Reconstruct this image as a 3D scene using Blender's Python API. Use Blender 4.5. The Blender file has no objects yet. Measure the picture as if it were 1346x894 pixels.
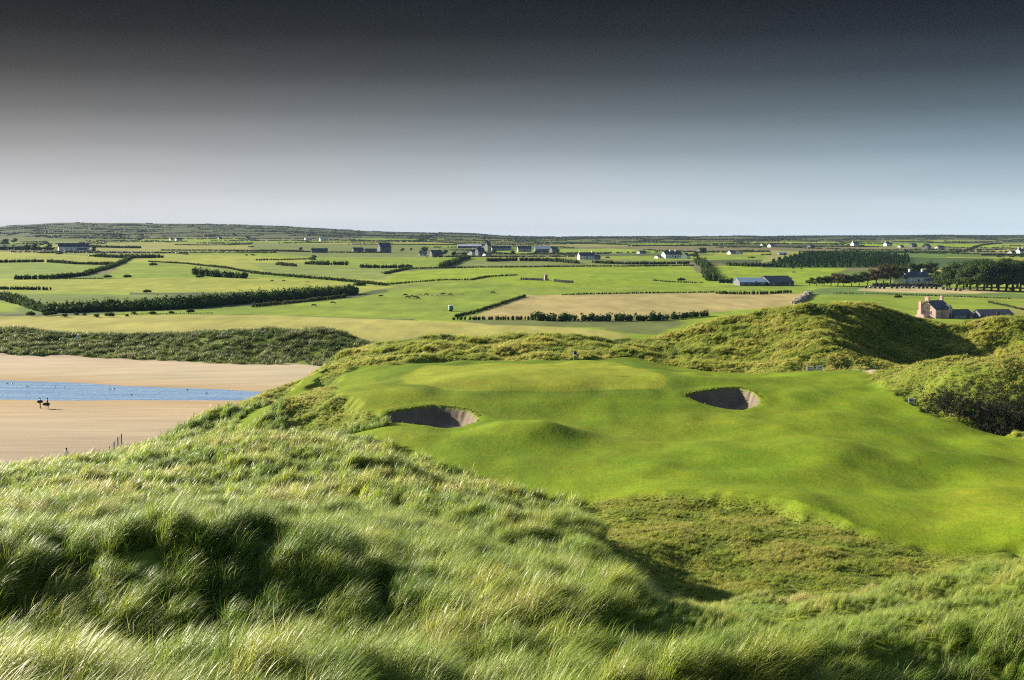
import bpy, bmesh, math, random
import numpy as np
from mathutils import Vector, Matrix

random.seed(7)
RNG = np.random.default_rng(7)
SC = bpy.context.scene
COL = SC.collection
R = math.radians

# ------------------------------------------------------------------ camera
CAM_Z = 28.0
FPX, CX, CY, HOR = 1900.0, 673.0, 447.0, 312.0      # photo pixels (1346 wide)
PITCH = math.atan((CY - HOR) / FPX)
cam = bpy.data.cameras.new('camera'); cam_o = bpy.data.objects.new('camera', cam)
COL.objects.link(cam_o); SC.camera = cam_o
cam.sensor_width = 36.0; cam.lens = 36.0 * FPX / 1346.0
cam.clip_start = 0.5; cam.clip_end = 30000
cam_o.location = (0, 0, CAM_Z); cam_o.rotation_euler = (math.pi / 2 - PITCH, 0, 0)

# ------------------------------------------------------------------ light
SUN_EL, SUN_BACK = R(20), R(34)                      # low sun on the left, a little behind the green
SDIR = Vector((-math.cos(SUN_EL) * math.cos(SUN_BACK), math.cos(SUN_EL) * math.sin(SUN_BACK), math.sin(SUN_EL)))
EXPOSURE = 1.62
SKY_S = 0.055
sun = bpy.data.lights.new('sun', 'SUN'); sun_o = bpy.data.objects.new('sun', sun); COL.objects.link(sun_o)
sun.energy = 5.0; sun.angle = R(0.5); sun.color = (1.0, 0.89, 0.70)
sun_o.rotation_euler = SDIR.to_track_quat('Z', 'Y').to_euler()

world = bpy.data.worlds.new('World'); SC.world = world; world.use_nodes = True
wn, wl = world.node_tree.nodes, world.node_tree.links
wn.clear()
w_out = wn.new('ShaderNodeOutputWorld'); w_bg = wn.new('ShaderNodeBackground')
w_sky = wn.new('ShaderNodeTexSky'); w_sky.sky_type = 'NISHITA'; w_sky.sun_disc = False
w_sky.sun_elevation = SUN_EL; w_sky.sun_rotation = math.atan2(SDIR.x, SDIR.y) % (2 * math.pi)
w_sky.altitude = 30
w_bg.inputs['Strength'].default_value = SKY_S
def srgb(c):
    c = np.asarray(c, float) / 255.0
    return np.where(c <= 0.04045, c / 12.92, ((c + 0.055) / 1.055) ** 2.4)
w_tc = wn.new('ShaderNodeTexCoord'); w_sep = wn.new('ShaderNodeSeparateXYZ')
wl.new(w_tc.outputs['Generated'], w_sep.inputs[0])
# the dark graded bank of sky over the horizon: left (warm grey) and right (blue grey) ramps over elevation
SKY_K = 1.0 / (SKY_S * 2 ** EXPOSURE)
def sky_ramp(stops):
    r = wn.new('ShaderNodeValToRGB'); r.color_ramp.interpolation = 'LINEAR'
    m = wn.new('ShaderNodeMapRange'); m.inputs['From Min'].default_value = 0.0; m.inputs['From Max'].default_value = 0.20
    wl.new(w_sep.outputs['Z'], m.inputs['Value']); wl.new(m.outputs[0], r.inputs[0])
    els = r.color_ramp.elements
    for i, (y, c) in enumerate(stops):
        p = math.sin(math.atan((HOR - y) / FPX)) / 0.20
        e = els[i] if i < 2 else els.new(p)
        e.position = max(0, p); l = srgb(c); e.color = (l[0], l[1], l[2], 1)
    return r
rampL = sky_ramp([(312, (243, 242, 243)), (275, (227, 227, 227)), (240, (202, 202, 202)), (200, (167, 166, 166)), (150, (119, 118, 117)), (100, (78, 77, 76)), (50, (48, 48, 48)), (0, (30, 32, 34))])
rampR = sky_ramp([(312, (226, 240, 247)), (275, (203, 218, 227)), (240, (175, 193, 204)), (200, (136, 156, 168)), (150, (95, 111, 121)), (100, (62, 72, 81)), (50, (39, 44, 52)), (0, (25, 28, 35))])
w_lr = wn.new('ShaderNodeMapRange'); w_lr.inputs['From Min'].default_value = -0.30; w_lr.inputs['From Max'].default_value = 0.30
wl.new(w_sep.outputs['X'], w_lr.inputs['Value'])
w_mx = wn.new('ShaderNodeMix'); w_mx.data_type = 'RGBA'
wl.new(w_lr.outputs[0], w_mx.inputs[0]); wl.new(rampL.outputs[0], w_mx.inputs[6]); wl.new(rampR.outputs[0], w_mx.inputs[7])
w_mp = wn.new('ShaderNodeMapping'); w_mp.inputs['Scale'].default_value = (2.2, 2.2, 26); w_mp.inputs['Rotation'].default_value = (0, R(2.5), 0); wl.new(w_tc.outputs['Generated'], w_mp.inputs[0])
w_ns = wn.new('ShaderNodeTexNoise'); w_ns.inputs['Scale'].default_value = 2.0; w_ns.inputs['Detail'].default_value = 4; wl.new(w_mp.outputs[0], w_ns.inputs['Vector'])
w_nm = wn.new('ShaderNodeMapRange'); w_nm.inputs['From Min'].default_value = .3; w_nm.inputs['From Max'].default_value = .7; w_nm.inputs['To Min'].default_value = .955 * SKY_K; w_nm.inputs['To Max'].default_value = 1.045 * SKY_K; wl.new(w_ns.outputs['Fac'], w_nm.inputs['Value'])
w_sc = wn.new('ShaderNodeVectorMath'); w_sc.operation = 'SCALE'; wl.new(w_nm.outputs[0], w_sc.inputs['Scale'])
wl.new(w_mx.outputs[2], w_sc.inputs[0])
w_el = wn.new('ShaderNodeMapRange'); w_el.interpolation_type = 'SMOOTHSTEP'
w_el.inputs['From Min'].default_value = 0.185; w_el.inputs['From Max'].default_value = 0.42
wl.new(w_sep.outputs['Z'], w_el.inputs['Value'])
w_m2 = wn.new('ShaderNodeMix'); w_m2.data_type = 'RGBA'
wl.new(w_el.outputs[0], w_m2.inputs[0]); wl.new(w_sc.outputs[0], w_m2.inputs[6]); wl.new(w_sky.outputs[0], w_m2.inputs[7])
wl.new(w_m2.outputs[2], w_bg.inputs['Color']); wl.new(w_bg.outputs[0], w_out.inputs['Surface'])

vs = SC.view_settings
vs.view_transform = 'Standard'; vs.look = 'None'; vs.exposure = EXPOSURE; vs.gamma = 1.0; vs.use_curve_mapping = False
SC.render.engine = 'CYCLES'
cy = SC.cycles
cy.use_denoising = False; cy.filter_width = 1.2
try: cy.denoiser = 'OPENIMAGEDENOISE'
except Exception: pass
cy.max_bounces = 5; cy.diffuse_bounces = 3; cy.glossy_bounces = 2; cy.transmission_bounces = 2; cy.volume_bounces = 0
cy.use_adaptive_sampling = False
cy.caustics_reflective = False; cy.caustics_refractive = False

# ------------------------------------------------------------------ maths helpers
def px_dir(px, py):
    xr = (np.asarray(px, float) - CX) / FPX; yr = (CY - np.asarray(py, float)) / FPX
    cp, sp = math.cos(PITCH), math.sin(PITCH)
    dy = cp + yr * sp
    return xr / dy, (-sp + yr * cp) / dy              # dX/dY, dZ/dY
def at(px, py, Y):
    a, b = px_dir(px, py)
    return np.array([a * Y, Y, CAM_Z + b * Y])
def px_u(px): return (px - CX) / FPX
def smooth(a, b, x):
    t = np.clip((x - a) / (b - a), 0, 1); return t * t * (3 - 2 * t)
def _hash(ix, iy, seed):
    n = (ix.astype(np.int64) * 374761393 + iy.astype(np.int64) * 668265263 + seed * 974711) & 0xffffffff
    n = ((n ^ (n >> 13)) * 1274126177) & 0xffffffff
    n = (n ^ (n >> 16)) * 2246822519 & 0xffffffff
    return ((n ^ (n >> 15)) & 0xffffff) / float(0xffffff)
def vnoise(x, y, seed=0):
    x = np.asarray(x, float); y = np.asarray(y, float)
    ix = np.floor(x); iy = np.floor(y); fx = x - ix; fy = y - iy
    fx = fx * fx * fx * (fx * (fx * 6 - 15) + 10); fy = fy * fy * fy * (fy * (fy * 6 - 15) + 10)
    a = _hash(ix, iy, seed); b = _hash(ix + 1, iy, seed); c = _hash(ix, iy + 1, seed); d = _hash(ix + 1, iy + 1, seed)
    return (a + (b - a) * fx + (c - a) * fy + (a - b - c + d) * fx * fy) * 2 - 1
def fbm(x, y, seed=0, oct=3):
    s = 0; a = 1.0; t = 0
    for i in range(oct):
        s = s + a * vnoise(x * 2 ** i + 13.7 * i, y * 2 ** i - 7.1 * i, seed + i); t += a; a *= .5
    return s / t
def clump(X, Y, cell, seed):
    """distance (0 centre .. 1 gap) and bearing to the nearest tussock centre of a jittered lattice"""
    gx0 = np.floor(X / cell); gy0 = np.floor(Y / cell); best = np.full(X.shape, 9.0); ang = np.zeros(X.shape); rnd = np.zeros(X.shape)
    for di in (-1, 0, 1):
        for dj in (-1, 0, 1):
            i = gx0 + di; j = gy0 + dj; cx = (i + .5 + .9 * (_hash(i, j, seed) - .5)) * cell; cy_ = (j + .5 + .9 * (_hash(i, j, seed + 1) - .5)) * cell; r = .65 + .7 * _hash(i, j, seed + 2)
            d = np.hypot(X - cx, Y - cy_) / (cell * r); m = d < best
            best = np.where(m, d, best); ang = np.where(m, np.arctan2(Y - cy_, X - cx), ang); rnd = np.where(m, _hash(i, j, seed + 3), rnd)
    return np.clip(best, 0, 1.2), ang, rnd
def poly_sd(P, X, Y):
    """signed distance to polygon, positive inside"""
    P = np.asarray(P, float); n = len(P)
    d = np.full(X.shape, 1e18); ins = np.zeros(X.shape, bool)
    for i in range(n):
        ax, ay = P[i]; bx, by = P[(i + 1) % n]
        ex, ey = bx - ax, by - ay
        t = np.clip(((X - ax) * ex + (Y - ay) * ey) / (ex * ex + ey * ey + 1e-12), 0, 1)
        d = np.minimum(d, (X - ax - t * ex) ** 2 + (Y - ay - t * ey) ** 2)
        c = ((ay <= Y) & (by > Y)) | ((by <= Y) & (ay > Y))
        with np.errstate(divide='ignore', invalid='ignore'):
            xi = ax + (Y - ay) / (by - ay if by != ay else 1e-12) * ex
        ins ^= c & (X < xi)
    d = np.sqrt(d)
    return np.where(ins, d, -d)

# ------------------------------------------------------------------ terrain heights
# the links land (dunes, fairway, green): visible points as (photo x, photo y, distance), hidden ones as (photo x, None, distance, height)
CTRL = [
 # nearest dune
 (-250, None, 8, 23.5), (673, None, 8, 23.5), (1600, None, 8, 23.5),
 (-100, 900, 22), (0, 894, 23), (330, 894, 23), (673, 894, 23), (850, 894, 23.6), (1450, 930, 24.2), (1000, 1010, 21.6), (1346, 1010, 21.6),
 (-100, 862, 28.6), (0, 862, 28.6), (120, 862, 28.7), (300, 846, 29.3), (430, 836, 29.8), (-100, 748, 31.6), (0, 750, 31.6), (200, 742, 31.6), (320, 745, 31.8), (440, 750, 32), (540, 760, 33), (0, 720, 38), (250, 715, 38), (450, 720, 39),
 (600, 820, 28), (673, 790, 30.5), (760, 800, 29), (850, 862, 25.4), (900, 806, 27.2), (673, 750, 37), (800, 800, 40), (730, 782, 42), (650, 757, 44),
 (960, 885, 25.2), (1060, 880, 25.2), (1150, 878, 25.1), (1300, 880, 25.0), (1400, 880, 25), (1060, 812, 27.4), (1150, 806, 27.4), (1300, 804, 27.2), (1060, 955, 24.1), (1200, 955, 24.1), (1346, 955, 24.1), (1150, 776, 31), (1300, 768, 31), (1000, 800, 31), (1346, 765, 31),
 (950, 787, 41), (1100, 773, 40), (1200, 750, 41), (1346, 732, 41), (1450, 722, 41),
 (1100, None, 52, 14.8), (1250, None, 52, 15.0), (1400, None, 52, 15.2), (950, None, 52, 14.8), (820, None, 52, 15.6),
 # left dune back to the beach edge
 (0, 700, 46), (150, 700, 46), (300, 690, 48), (450, 690, 49), (0, 650, 66), (150, 640, 70), (300, 640, 70), (430, 650, 66), (550, 690, 52),
 (-80, 626, 99), (0, 620, 101), (150, 600, 111), (250, 573, 117), (300, 563, 116), (380, 578, 101), (450, 590, 92), (500, 606, 84), (560, 624, 76), (600, 654, 64.5), (650, 674, 60.5), (700, 692, 58), (745, 710, 55.5),
 (560, 700, 57.5), (620, 720, 55.5), (690, 736, 53.5), (760, 726, 52), (810, 727, 56),
 # hidden dip behind that dune
 (700, None, 71, 13.4), (640, None, 78, 13.2), (560, None, 88, 13.0), (500, None, 95, 13.0), (400, None, 108, 12.6),
 # rough hollow
 (800, 662, 78), (900, 658, 77), (1000, 668, 75), (1100, 690, 70), (1200, 720, 65), (850, 710, 64), (950, 720, 63.5), (1080, 730, 62), (900, 748, 60), (980, 752, 60),
 # fairway
 (1346, 700, 66), (1450, 690, 66), (1346, 640, 84), (1346, 590, 99), (1250, 660, 80), (1180, 620, 91), (1100, 605, 94), (1060, 612, 90), (1000, 640, 83), (1000, 595, 95), (900, 620, 89), (900, 580, 101), (800, 620, 89), (760, 640, 83.5),
 (600, 610, 92), (540, 585, 98.5), (620, 590, 97.5), (460, 570, 105), (1150, 570, 104), (1250, 590, 99), (1050, 560, 107), (1346, 574, 103.5),
 (840, 575, 102.5), (880, 519, 119.5), (780, 519, 119.5), (680, 519, 119.5), (880, 553, 110.5), (780, 556, 109.5), (670, 547, 111), (1050, 520, 122), (1150, 530, 119),
 # green
 (560, 512, 121), (660, 508, 122), (760, 508, 122), (860, 505, 124), (560, 482, 146), (660, 482, 146), (754, 494, 131), (840, 484, 144), (940, 494, 137), (1050, 494, 142),
 # bunker rims
 (565, 533, 112.5), (499, 546, 109), (632, 556, 107.5), (590, 570, 104), (520, 560, 105.5), (945, 509, 124), (899, 518, 120), (1002, 527, 119), (975, 541, 114), (930, 530, 116.5),
 # left bank of the green
 (470, 500, 136), (420, 515, 126), (370, 530, 122), (400, 550, 113), (440, 555, 110), (345, 556, 115), (288, 549, 122), (330, 527, 134), (360, 535, 126), (400, 500, 148), (430, 485, 156), (500, 482, 147),
 # dunes behind the green
 (480, 460, 170), (540, 448, 178), (600, 444, 180), (560, 470, 158), (640, 473, 155), (700, 470, 156), (700, 443, 180), (760, 446, 180), (800, 456, 176), (820, 466, 164), (640, 455, 170),
 (600, None, 200, 9), (750, None, 200, 10),
 # big dune right
 (850, 480, 156), (1000, 490, 149), (1060, 486, 149), (1140, 488, 147), (860, 448, 180), (900, 435, 183), (960, 418, 186), (1020, 407, 186), (1070, 403, 185), (1120, 404, 187), (1180, 415, 191), (1255, 432, 192), (1300, 420, 192), (1346, 416, 192), (1450, 416, 192),
 (950, 450, 172), (1000, 440, 174), (1040, 460, 161), (1085, 440, 166), (1098, 465, 155), (1175, 440, 186), (1190, 466, 178), (1150, 478, 168), (1250, 455, 186), (1320, 455, 184), (1250, None, 158, 13.2), (1346, None, 158, 13.2),
 (1070, None, 215, 11), (1250, None, 212, 10), (950, None, 212, 9), (1450, None, 212, 11),
 # hummock right
 (1150, 488, 138), (1180, 487, 132), (1220, 482, 126), (1300, 481, 121.5), (1346, 481, 121), (1450, 481, 121), (1170, 505, 128), (1200, 540, 116), (1210, 512, 122.5), (1265, 505, 119), (1330, 505, 117.4), (1250, 558, 109), (1300, 574, 104), (1300, 545, 114.5), (1346, 545, 114.3), (1250, None, 145, 13.6), (1400, None, 145, 13.6),
]
def ctrl_arrays():
    U, L, Z = [], [], []
    for c in CTRL:
        if c[1] is None: u = px_u(c[0]); Y = c[2]; z = c[3]
        else:
            p = at(c[0], c[1], c[2]); u = p[0] / p[1]; Y = p[1]; z = p[2]
        U.append(u); L.append(math.log(Y)); Z.append(z)
    return np.array(U), np.array(L), np.array(Z)
cU, cL, cZ = ctrl_arrays()
USC = 1.6
def _tps(r2): return r2 * np.log(r2 + 1e-12)
_n = len(cU)
_K = _tps((USC * (cU[:, None] - cU[None])) ** 2 + (cL[:, None] - cL[None]) ** 2) + 2e-4 * np.eye(_n)
_P = np.stack([np.ones(_n), cU, cL], 1)
_A = np.block([[_K, _P], [_P.T, np.zeros((3, 3))]])
_w = np.linalg.solve(_A, np.concatenate([cZ, np.zeros(3)]))
def plateau(X, Y):
    sh = X.shape; x = X.ravel(); y = np.maximum(Y.ravel(), 4.0)
    u = np.clip(x / y, -.56, .56); l = np.log(np.clip(y, 6, 225))
    out = np.empty(len(x))
    for s in range(0, len(x), 60000):
        uu, ll = u[s:s + 60000], l[s:s + 60000]
        out[s:s + 60000] = _tps((USC * (uu[:, None] - cU)) ** 2 + (ll[:, None] - cL) ** 2) @ _w[:_n] + _w[_n] + _w[_n + 1] * uu + _w[_n + 2] * ll
    return out.reshape(sh)
PLAT = [(-200, -60), (-130, 60), (-62, 86), (-37, 101), (-31.5, 112), (-27, 121), (-25, 128), (-22.5, 150), (-20.5, 166), (-18, 184), (-10, 194), (20, 198), (60, 202), (120, 204), (220, 200), (260, -60)]
DUNE = np.array([(-260, 362, 5.5), (-150, 356, 5.4), (-125, 351, 5.6), (-104, 345, 4.4), (-84, 340, 4.6), (-66, 335, 6.0), (-47, 330, 6.9), (-38, 325, 6.2), (-32, 318, 4.6), (-20, 312, 3)])
PROF = np.array([(0, 2), (300, 2.5), (365, 4.0), (600, 4.6), (900, 7.0), (1200, 10), (2000, 16), (3000, 23), (4500, 29), (9000, 30)])
RIDGE = np.array([(-400, 302), (0, 298.5), (30, 296), (80, 293.5), (270, 294), (380, 298.5), (480, 304), (600, 306.5), (625, 307.5), (680, 311), (800, 311.3), (1000, 311), (1346, 308.8), (1750, 306)])
def far_line(X): return 283 - 20 * (np.clip(X, -140, -22) + 100) / 53
def base(X, Y):
    yf = far_line(X) + 1.5 * vnoise(X / 14, Y * 0, 5); yn = 248 + 1.2 * vnoise(X / 11, Y * 0, 6)
    yf = np.maximum(yf, yn + 3)
    b = np.where(Y < yn, 0.012 * (yn - Y), np.where(Y < yf, -0.5 * np.sin(math.pi * np.clip((Y - yn) / (yf - yn), 0, 1)), 0.04 * (Y - yf)))
    b = np.minimum(b, 2.2)
    low = np.interp(Y, PROF[:, 0], PROF[:, 1])
    rp = smooth(380, 700, Y) * (1.1 * fbm(X / 130, Y / 170, 21, 2)) + smooth(900, 1800, Y) * 2.2 * fbm(X / 330, Y / 420, 31, 2)
    low = low + rp
    # rolling pasture rise behind the yellow field
    low = low + 3.0 * np.exp(-((X - 5) / 75) ** 2 - ((Y - 760) / 120) ** 2) + 1.6 * np.exp(-((X + 190) / 80) ** 2 - ((Y - 800) / 120) ** 2)
    u = X / np.maximum(Y, 1)
    ry = np.interp(u * FPX + CX, RIDGE[:, 0], RIDGE[:, 1])
    zr = CAM_Z + (HOR - ry) * 4600 / FPX
    t = np.clip((Y - 2500) / 2100, 0, 1)
    hill = (zr - 29) * (t ** 1.3) * 1.0 + 2.5 * smooth(2600, 3400, Y) * (1 - smooth(4000, 4550, Y)) * fbm(X / 260, Y / 330, 41, 3)
    low = low + hill - 0.012 * np.maximum(Y - 4650, 0)
    w = smooth(312, 338, Y)
    h = b * (1 - w) + low * w
    yc = np.interp(X, DUNE[:, 0], DUNE[:, 1]); zc = np.interp(X, DUNE[:, 0], DUNE[:, 2])
    zc = zc * (1 - smooth(-30, -10, X))
    toe = yc - 26 - 5 * smooth(-110, -45, X) + 2 * vnoise(X / 9, X * 0, 3)
    d = np.where(Y < yc, zc * smooth(0, 1, (Y - toe) / (yc - toe)) , zc + (low - zc) * smooth(0, 16, Y - yc))
    d = np.where(Y < toe, -9, d)
    return np.where((Y > toe) & (Y < yc + 40) & (zc > 0.3), np.maximum(h, d), h)
def H0(X, Y):
    b = base(X, Y)
    S = smooth(-16, 1.5, poly_sd(PLAT, X, Y))
    out = b.copy()
    m = S > 0
    out[m] = b[m] * (1 - S[m]) + plateau(X[m], Y[m]) * S[m]
    return out
def cast(px, py, hf, y0=15.0, y1=6500.0, n=900):
    """points where photo pixels meet the ground"""
    px = np.atleast_1d(np.asarray(px, float)); py = np.atleast_1d(np.asarray(py, float))
    a, b = px_dir(px, py)
    Ys = np.exp(np.linspace(math.log(y0), math.log(y1), n))[None, :]
    Zr = CAM_Z + b[:, None] * Ys
    Zt = hf(a[:, None] * Ys, np.repeat(Ys, len(px), 0))
    below = Zr < Zt
    i = np.argmax(below, 1); none = ~below.any(1); i[none] = n - 1; i = np.maximum(i, 1)
    k = np.arange(len(px)); d0 = Zr[k, i - 1] - Zt[k, i - 1]; d1 = Zr[k, i] - Zt[k, i]
    t = np.clip(d0 / (d0 - d1 + 1e-9), 0, 1)
    Y = Ys[0, i - 1] + (Ys[0, i] - Ys[0, i - 1]) * t
    return np.stack([a * Y, Y], 1)
def dens(poly, step=14, closed=True):
    out = []; n = len(poly)
    for i in range(n if closed else n - 1):
        a = np.array(poly[i], float); b = np.array(poly[(i + 1) % n], float)
        m = max(1, int(np.hypot(*(b - a)) / step))
        for j in range(m): out.append(a + (b - a) * j / m)
    if not closed: out.append(np.array(poly[-1], float))
    return np.array(out)
def world_poly(poly, hf=H0, step=14, closed=True, **k):
    p = dens(poly, step, closed); return cast(p[:, 0], p[:, 1], hf, **k)

# ------------------------------------------------------------------ ground cover outlines
MOWN_PX = [(432, 571), (470, 565), (503, 560), (499, 547), (470, 533), (442, 518), (440, 503), (455, 490), (478, 481), (560, 474), (650, 474), (740, 473), (830, 470), (862, 478), (930, 487), (1000, 490), (1060, 490), (1140, 490), (1147, 499), (1170, 515), (1200, 533), (1250, 555), (1300, 567), (1346, 575), (1420, 590)]
MOWN_NEAR = [(1450, 62), (1346, 64), (1250, 64.5), (1190, 65.5), (1150, 67.5), (1080, 70.5), (1000, 74.5), (930, 77), (850, 78.5), (790, 79.5), (740, 81), (690, 82.5), (640, 86), (600, 90), (560, 93), (520, 97), (480, 101), (440, 104)]
MOWN = np.concatenate([world_poly(MOWN_PX, step=12, closed=False, y0=90, y1=230), np.array([(px_u(p) * y, y) for p, y in MOWN_NEAR])])
PATH = np.array([(px_u(p) * y, y) for p, y in [(304, 117), (335, 123), (378, 137), (408, 150), (428, 160), (436, 159), (424, 145), (395, 130), (355, 119), (316, 112)]])
GREEN = world_poly([(560, 479), (650, 477), (800, 478), (850, 488), (880, 502), (868, 510), (800, 513), (700, 518), (600, 516), (540, 508), (525, 494)], y0=100, y1=230)
BROWN = np.array([(px_u(p) * y, y) for p, y in [(750, 84), (850, 82), (1000, 78), (1100, 73), (1200, 68), (1290, 65), (1250, 54), (1000, 50), (880, 52), (790, 57), (750, 66)]])
SANDPATH = world_poly([(1118, 489.5), (1146, 489.5), (1156, 485.5), (1124, 486.8)], y0=100, y1=230)
BUNK = [dict(p=world_poly([(499, 546), (507, 541), (520, 537.5), (545, 534.5), (572, 534), (600, 539.5), (618, 545), (630, 555), (626, 561), (604, 568), (580, 567.5), (550, 562), (522, 556), (506, 550.5)], step=6, y0=90, y1=200), d=1.35),
        dict(p=world_poly([(899, 518), (905, 514.5), (920, 511.5), (945, 510.5), (972, 512.5), (990, 518), (1001, 527), (996, 533.5), (978, 539), (955, 535), (925, 527.5), (910, 522)], step=6, y0=90, y1=200), d=1.45)]
def mown_w(X, Y):
    j = 0.5 * fbm(X / 1.7, Y / 1.7, 51, 2)
    return np.maximum(smooth(-0.7, 0.7, poly_sd(MOWN, X, Y) + j), smooth(-.5, .5, poly_sd(PATH, X, Y) + j))
def rough_w(X, Y, mw=None):
    if mw is None: mw = mown_w(X, Y)
    S = smooth(-13, -4, poly_sd(PLAT, X, Y))
    return S * (1 - mw)
def bunk_sd(X, Y):
    return [poly_sd(b['p'], X, Y) for b in BUNK]
def fine_h(X, Y, mw, rw, bs):
    """small relief: hummocks in the rough, swells on the fairway, the bunkers"""
    r = rw * (0.62 * fbm(X / 3.4 + 3, Y / 3.4, 61, 2) + 0.28 * fbm(X / 1.25, Y / 1.25, 62, 2) * smooth(230, 90, Y) - 0.50 + 0.40 * smooth(100, 125, Y))
    r = r * (1 - .6 * smooth(-1, 3, poly_sd(BROWN, X, Y)))
    r = r + rw * (.62 * fbm(X / 2.3 + 4, Y / 1.9, 64, 2) - .12) * smooth(.02, .08, X / np.maximum(Y, 1)) * smooth(28.5, 26.3, Y)
    f = mw * (0.46 * fbm(X / 11, Y / 12, 71, 2) + 0.28 * fbm(X / 4.2, Y / 6.5, 72, 2) * (1 - 0.75 * smooth(0, 3, poly_sd(GREEN, X, Y))))
    # three distinct swells on the fairway
    for px, Y0, s, hgt in ((706, 100, 3.9, 1.1), (662, 102, 4.4, 0.5), (1075, 92.5, 4.6, 0.8), (1240, 91, 5.5, 0.9), (1110, 76, 6, .55), (850, 88, 6, .5), (1330, 78, 5, .5)):
        x0 = px_u(px) * Y0
        f = f + mw * hgt * np.exp(-((X - x0) / s) ** 2 - ((Y - Y0) / (s * 1.25)) ** 2)
    z = r + f
    for b, sd in zip(BUNK, bs):
        jag = 0.10 * fbm(X / 0.5, Y / 0.5, 83, 2)
        lip = 0.06 * np.exp(-((sd + 0.5) / 0.6) ** 2)
        z = z + lip - b['d'] * smooth(0.0, 0.75, sd + jag) * (0.86 + 0.14 * smooth(0.5, 2.8, sd)) + smooth(0.6, 1.4, sd) * 0.035 * fbm(X / 0.5, Y / 0.5, 84, 3)
    # far beach dune relief
    return z
def H(X, Y):
    X = np.asarray(X, float); Y = np.asarray(Y, float)
    z = H0(X, Y)
    near = Y < 235
    if near.any():
        x, y = X[near], Y[near]
        mw = mown_w(x, y); rw = rough_w(x, y, mw)
        z[near] += fine_h(x, y, mw, rw, bunk_sd(x, y))
    fd = dune_w(X, Y)
    z = z + fd * (0.55 * fbm(X / 7, Y / 6, 63, 3))
    return z
def dune_w(X, Y):
    yc = np.interp(X, DUNE[:, 0], DUNE[:, 1])
    toe = yc - 26 - 5 * smooth(-110, -45, X) + 2 * vnoise(X / 9, X * 0, 3)
    return smooth(0, 2.5, Y - toe + 1.2 * fbm(X / 2.2, Y / 2.2, 91, 2)) * (1 - smooth(4, 14, Y - yc)) * (1 - smooth(-34, -22, X))
def hz(x, y): return float(H(np.array([x], float), np.array([y], float))[0])
def gcast(px, py, **k):
    """photo pixel -> ground point (x, y, z)"""
    p = cast(px, py, H0, **k)[0]; return np.array([p[0], p[1], hz(p[0], p[1])])

# ------------------------------------------------------------------ node helpers / materials
def new_mat(name):
    m = bpy.data.materials.new(name); m.use_nodes = True
    nt = m.node_tree; nt.nodes.clear()
    out = nt.nodes.new('ShaderNodeOutputMaterial'); b = nt.nodes.new('ShaderNodeBsdfPrincipled')
    nt.links.new(b.outputs[0], out.inputs[0])
    return m, nt, b, out
def nnode(nt, t, **kw):
    n = nt.nodes.new(t)
    for k, v in kw.items(): setattr(n, k, v)
    return n
def noise(nt, scale, detail=3, vec=None, rough=.55):
    n = nt.nodes.new('ShaderNodeTexNoise'); n.inputs['Scale'].default_value = scale; n.inputs['Detail'].default_value = detail; n.inputs['Roughness'].default_value = rough
    if vec is not None: nt.links.new(vec, n.inputs['Vector'])
    return n
def maprange(nt, val, a, b, c, d):
    m = nt.nodes.new('ShaderNodeMapRange')
    for k, v in zip(('From Min', 'From Max', 'To Min', 'To Max'), (a, b, c, d)): m.inputs[k].default_value = v
    nt.links.new(val, m.inputs['Value']); return m.outputs[0]
def math_n(nt, op, a, b):
    m = nt.nodes.new('ShaderNodeMath'); m.operation = op
    for i, v in enumerate((a, b)):
        if isinstance(v, (int, float)): m.inputs[i].default_value = v
        else: nt.links.new(v, m.inputs[i])
    return m.outputs[0]
def simple_mat(name, col, rough=.7, spec=.3, var=.18, scale=3.0, metallic=0.0, bump=0.0):
    """plain procedural surface: a base colour with weathering noise"""
    m, nt, b, out = new_mat(name)
    tc = nt.nodes.new('ShaderNodeTexCoord')
    n = noise(nt, scale, 4, tc.outputs['Object'])
    f = maprange(nt, n.outputs['Fac'], .3, .7, 1 - var, 1 + var)
    v = nt.nodes.new('ShaderNodeVectorMath'); v.operation = 'SCALE'; v.inputs[0].default_value = col[:3]
    nt.links.new(f, v.inputs['Scale']); nt.links.new(v.outputs[0], b.inputs['Base Color'])
    b.inputs['Roughness'].default_value = rough; b.inputs['Specular IOR Level'].default_value = spec; b.inputs['Metallic'].default_value = metallic
    if bump:
        bp = nt.nodes.new('ShaderNodeBump'); bp.inputs['Strength'].default_value = bump; nt.links.new(n.outputs['Fac'], bp.inputs['Height']); nt.links.new(bp.outputs[0], b.inputs['Normal'])
    return m

# ground material: base colour from the mesh (what grows where) with fine procedural variation
M_ground, nt, b, out = new_mat('ground_cover')
a_col = nnode(nt, 'ShaderNodeAttribute', attribute_name='cover'); a_kind = nnode(nt, 'ShaderNodeAttribute', attribute_name='kind_mask')
geo = nt.nodes.new('ShaderNodeNewGeometry'); kind = nt.nodes.new('ShaderNodeSeparateColor'); nt.links.new(a_kind.outputs['Color'], kind.inputs[0])
pos = geo.outputs['Position']
n_big = noise(nt, 0.06, 4, pos); n_mid = noise(nt, 0.55, 4, pos); n_fine = noise(nt, 7.0, 3, pos, .7)
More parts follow.
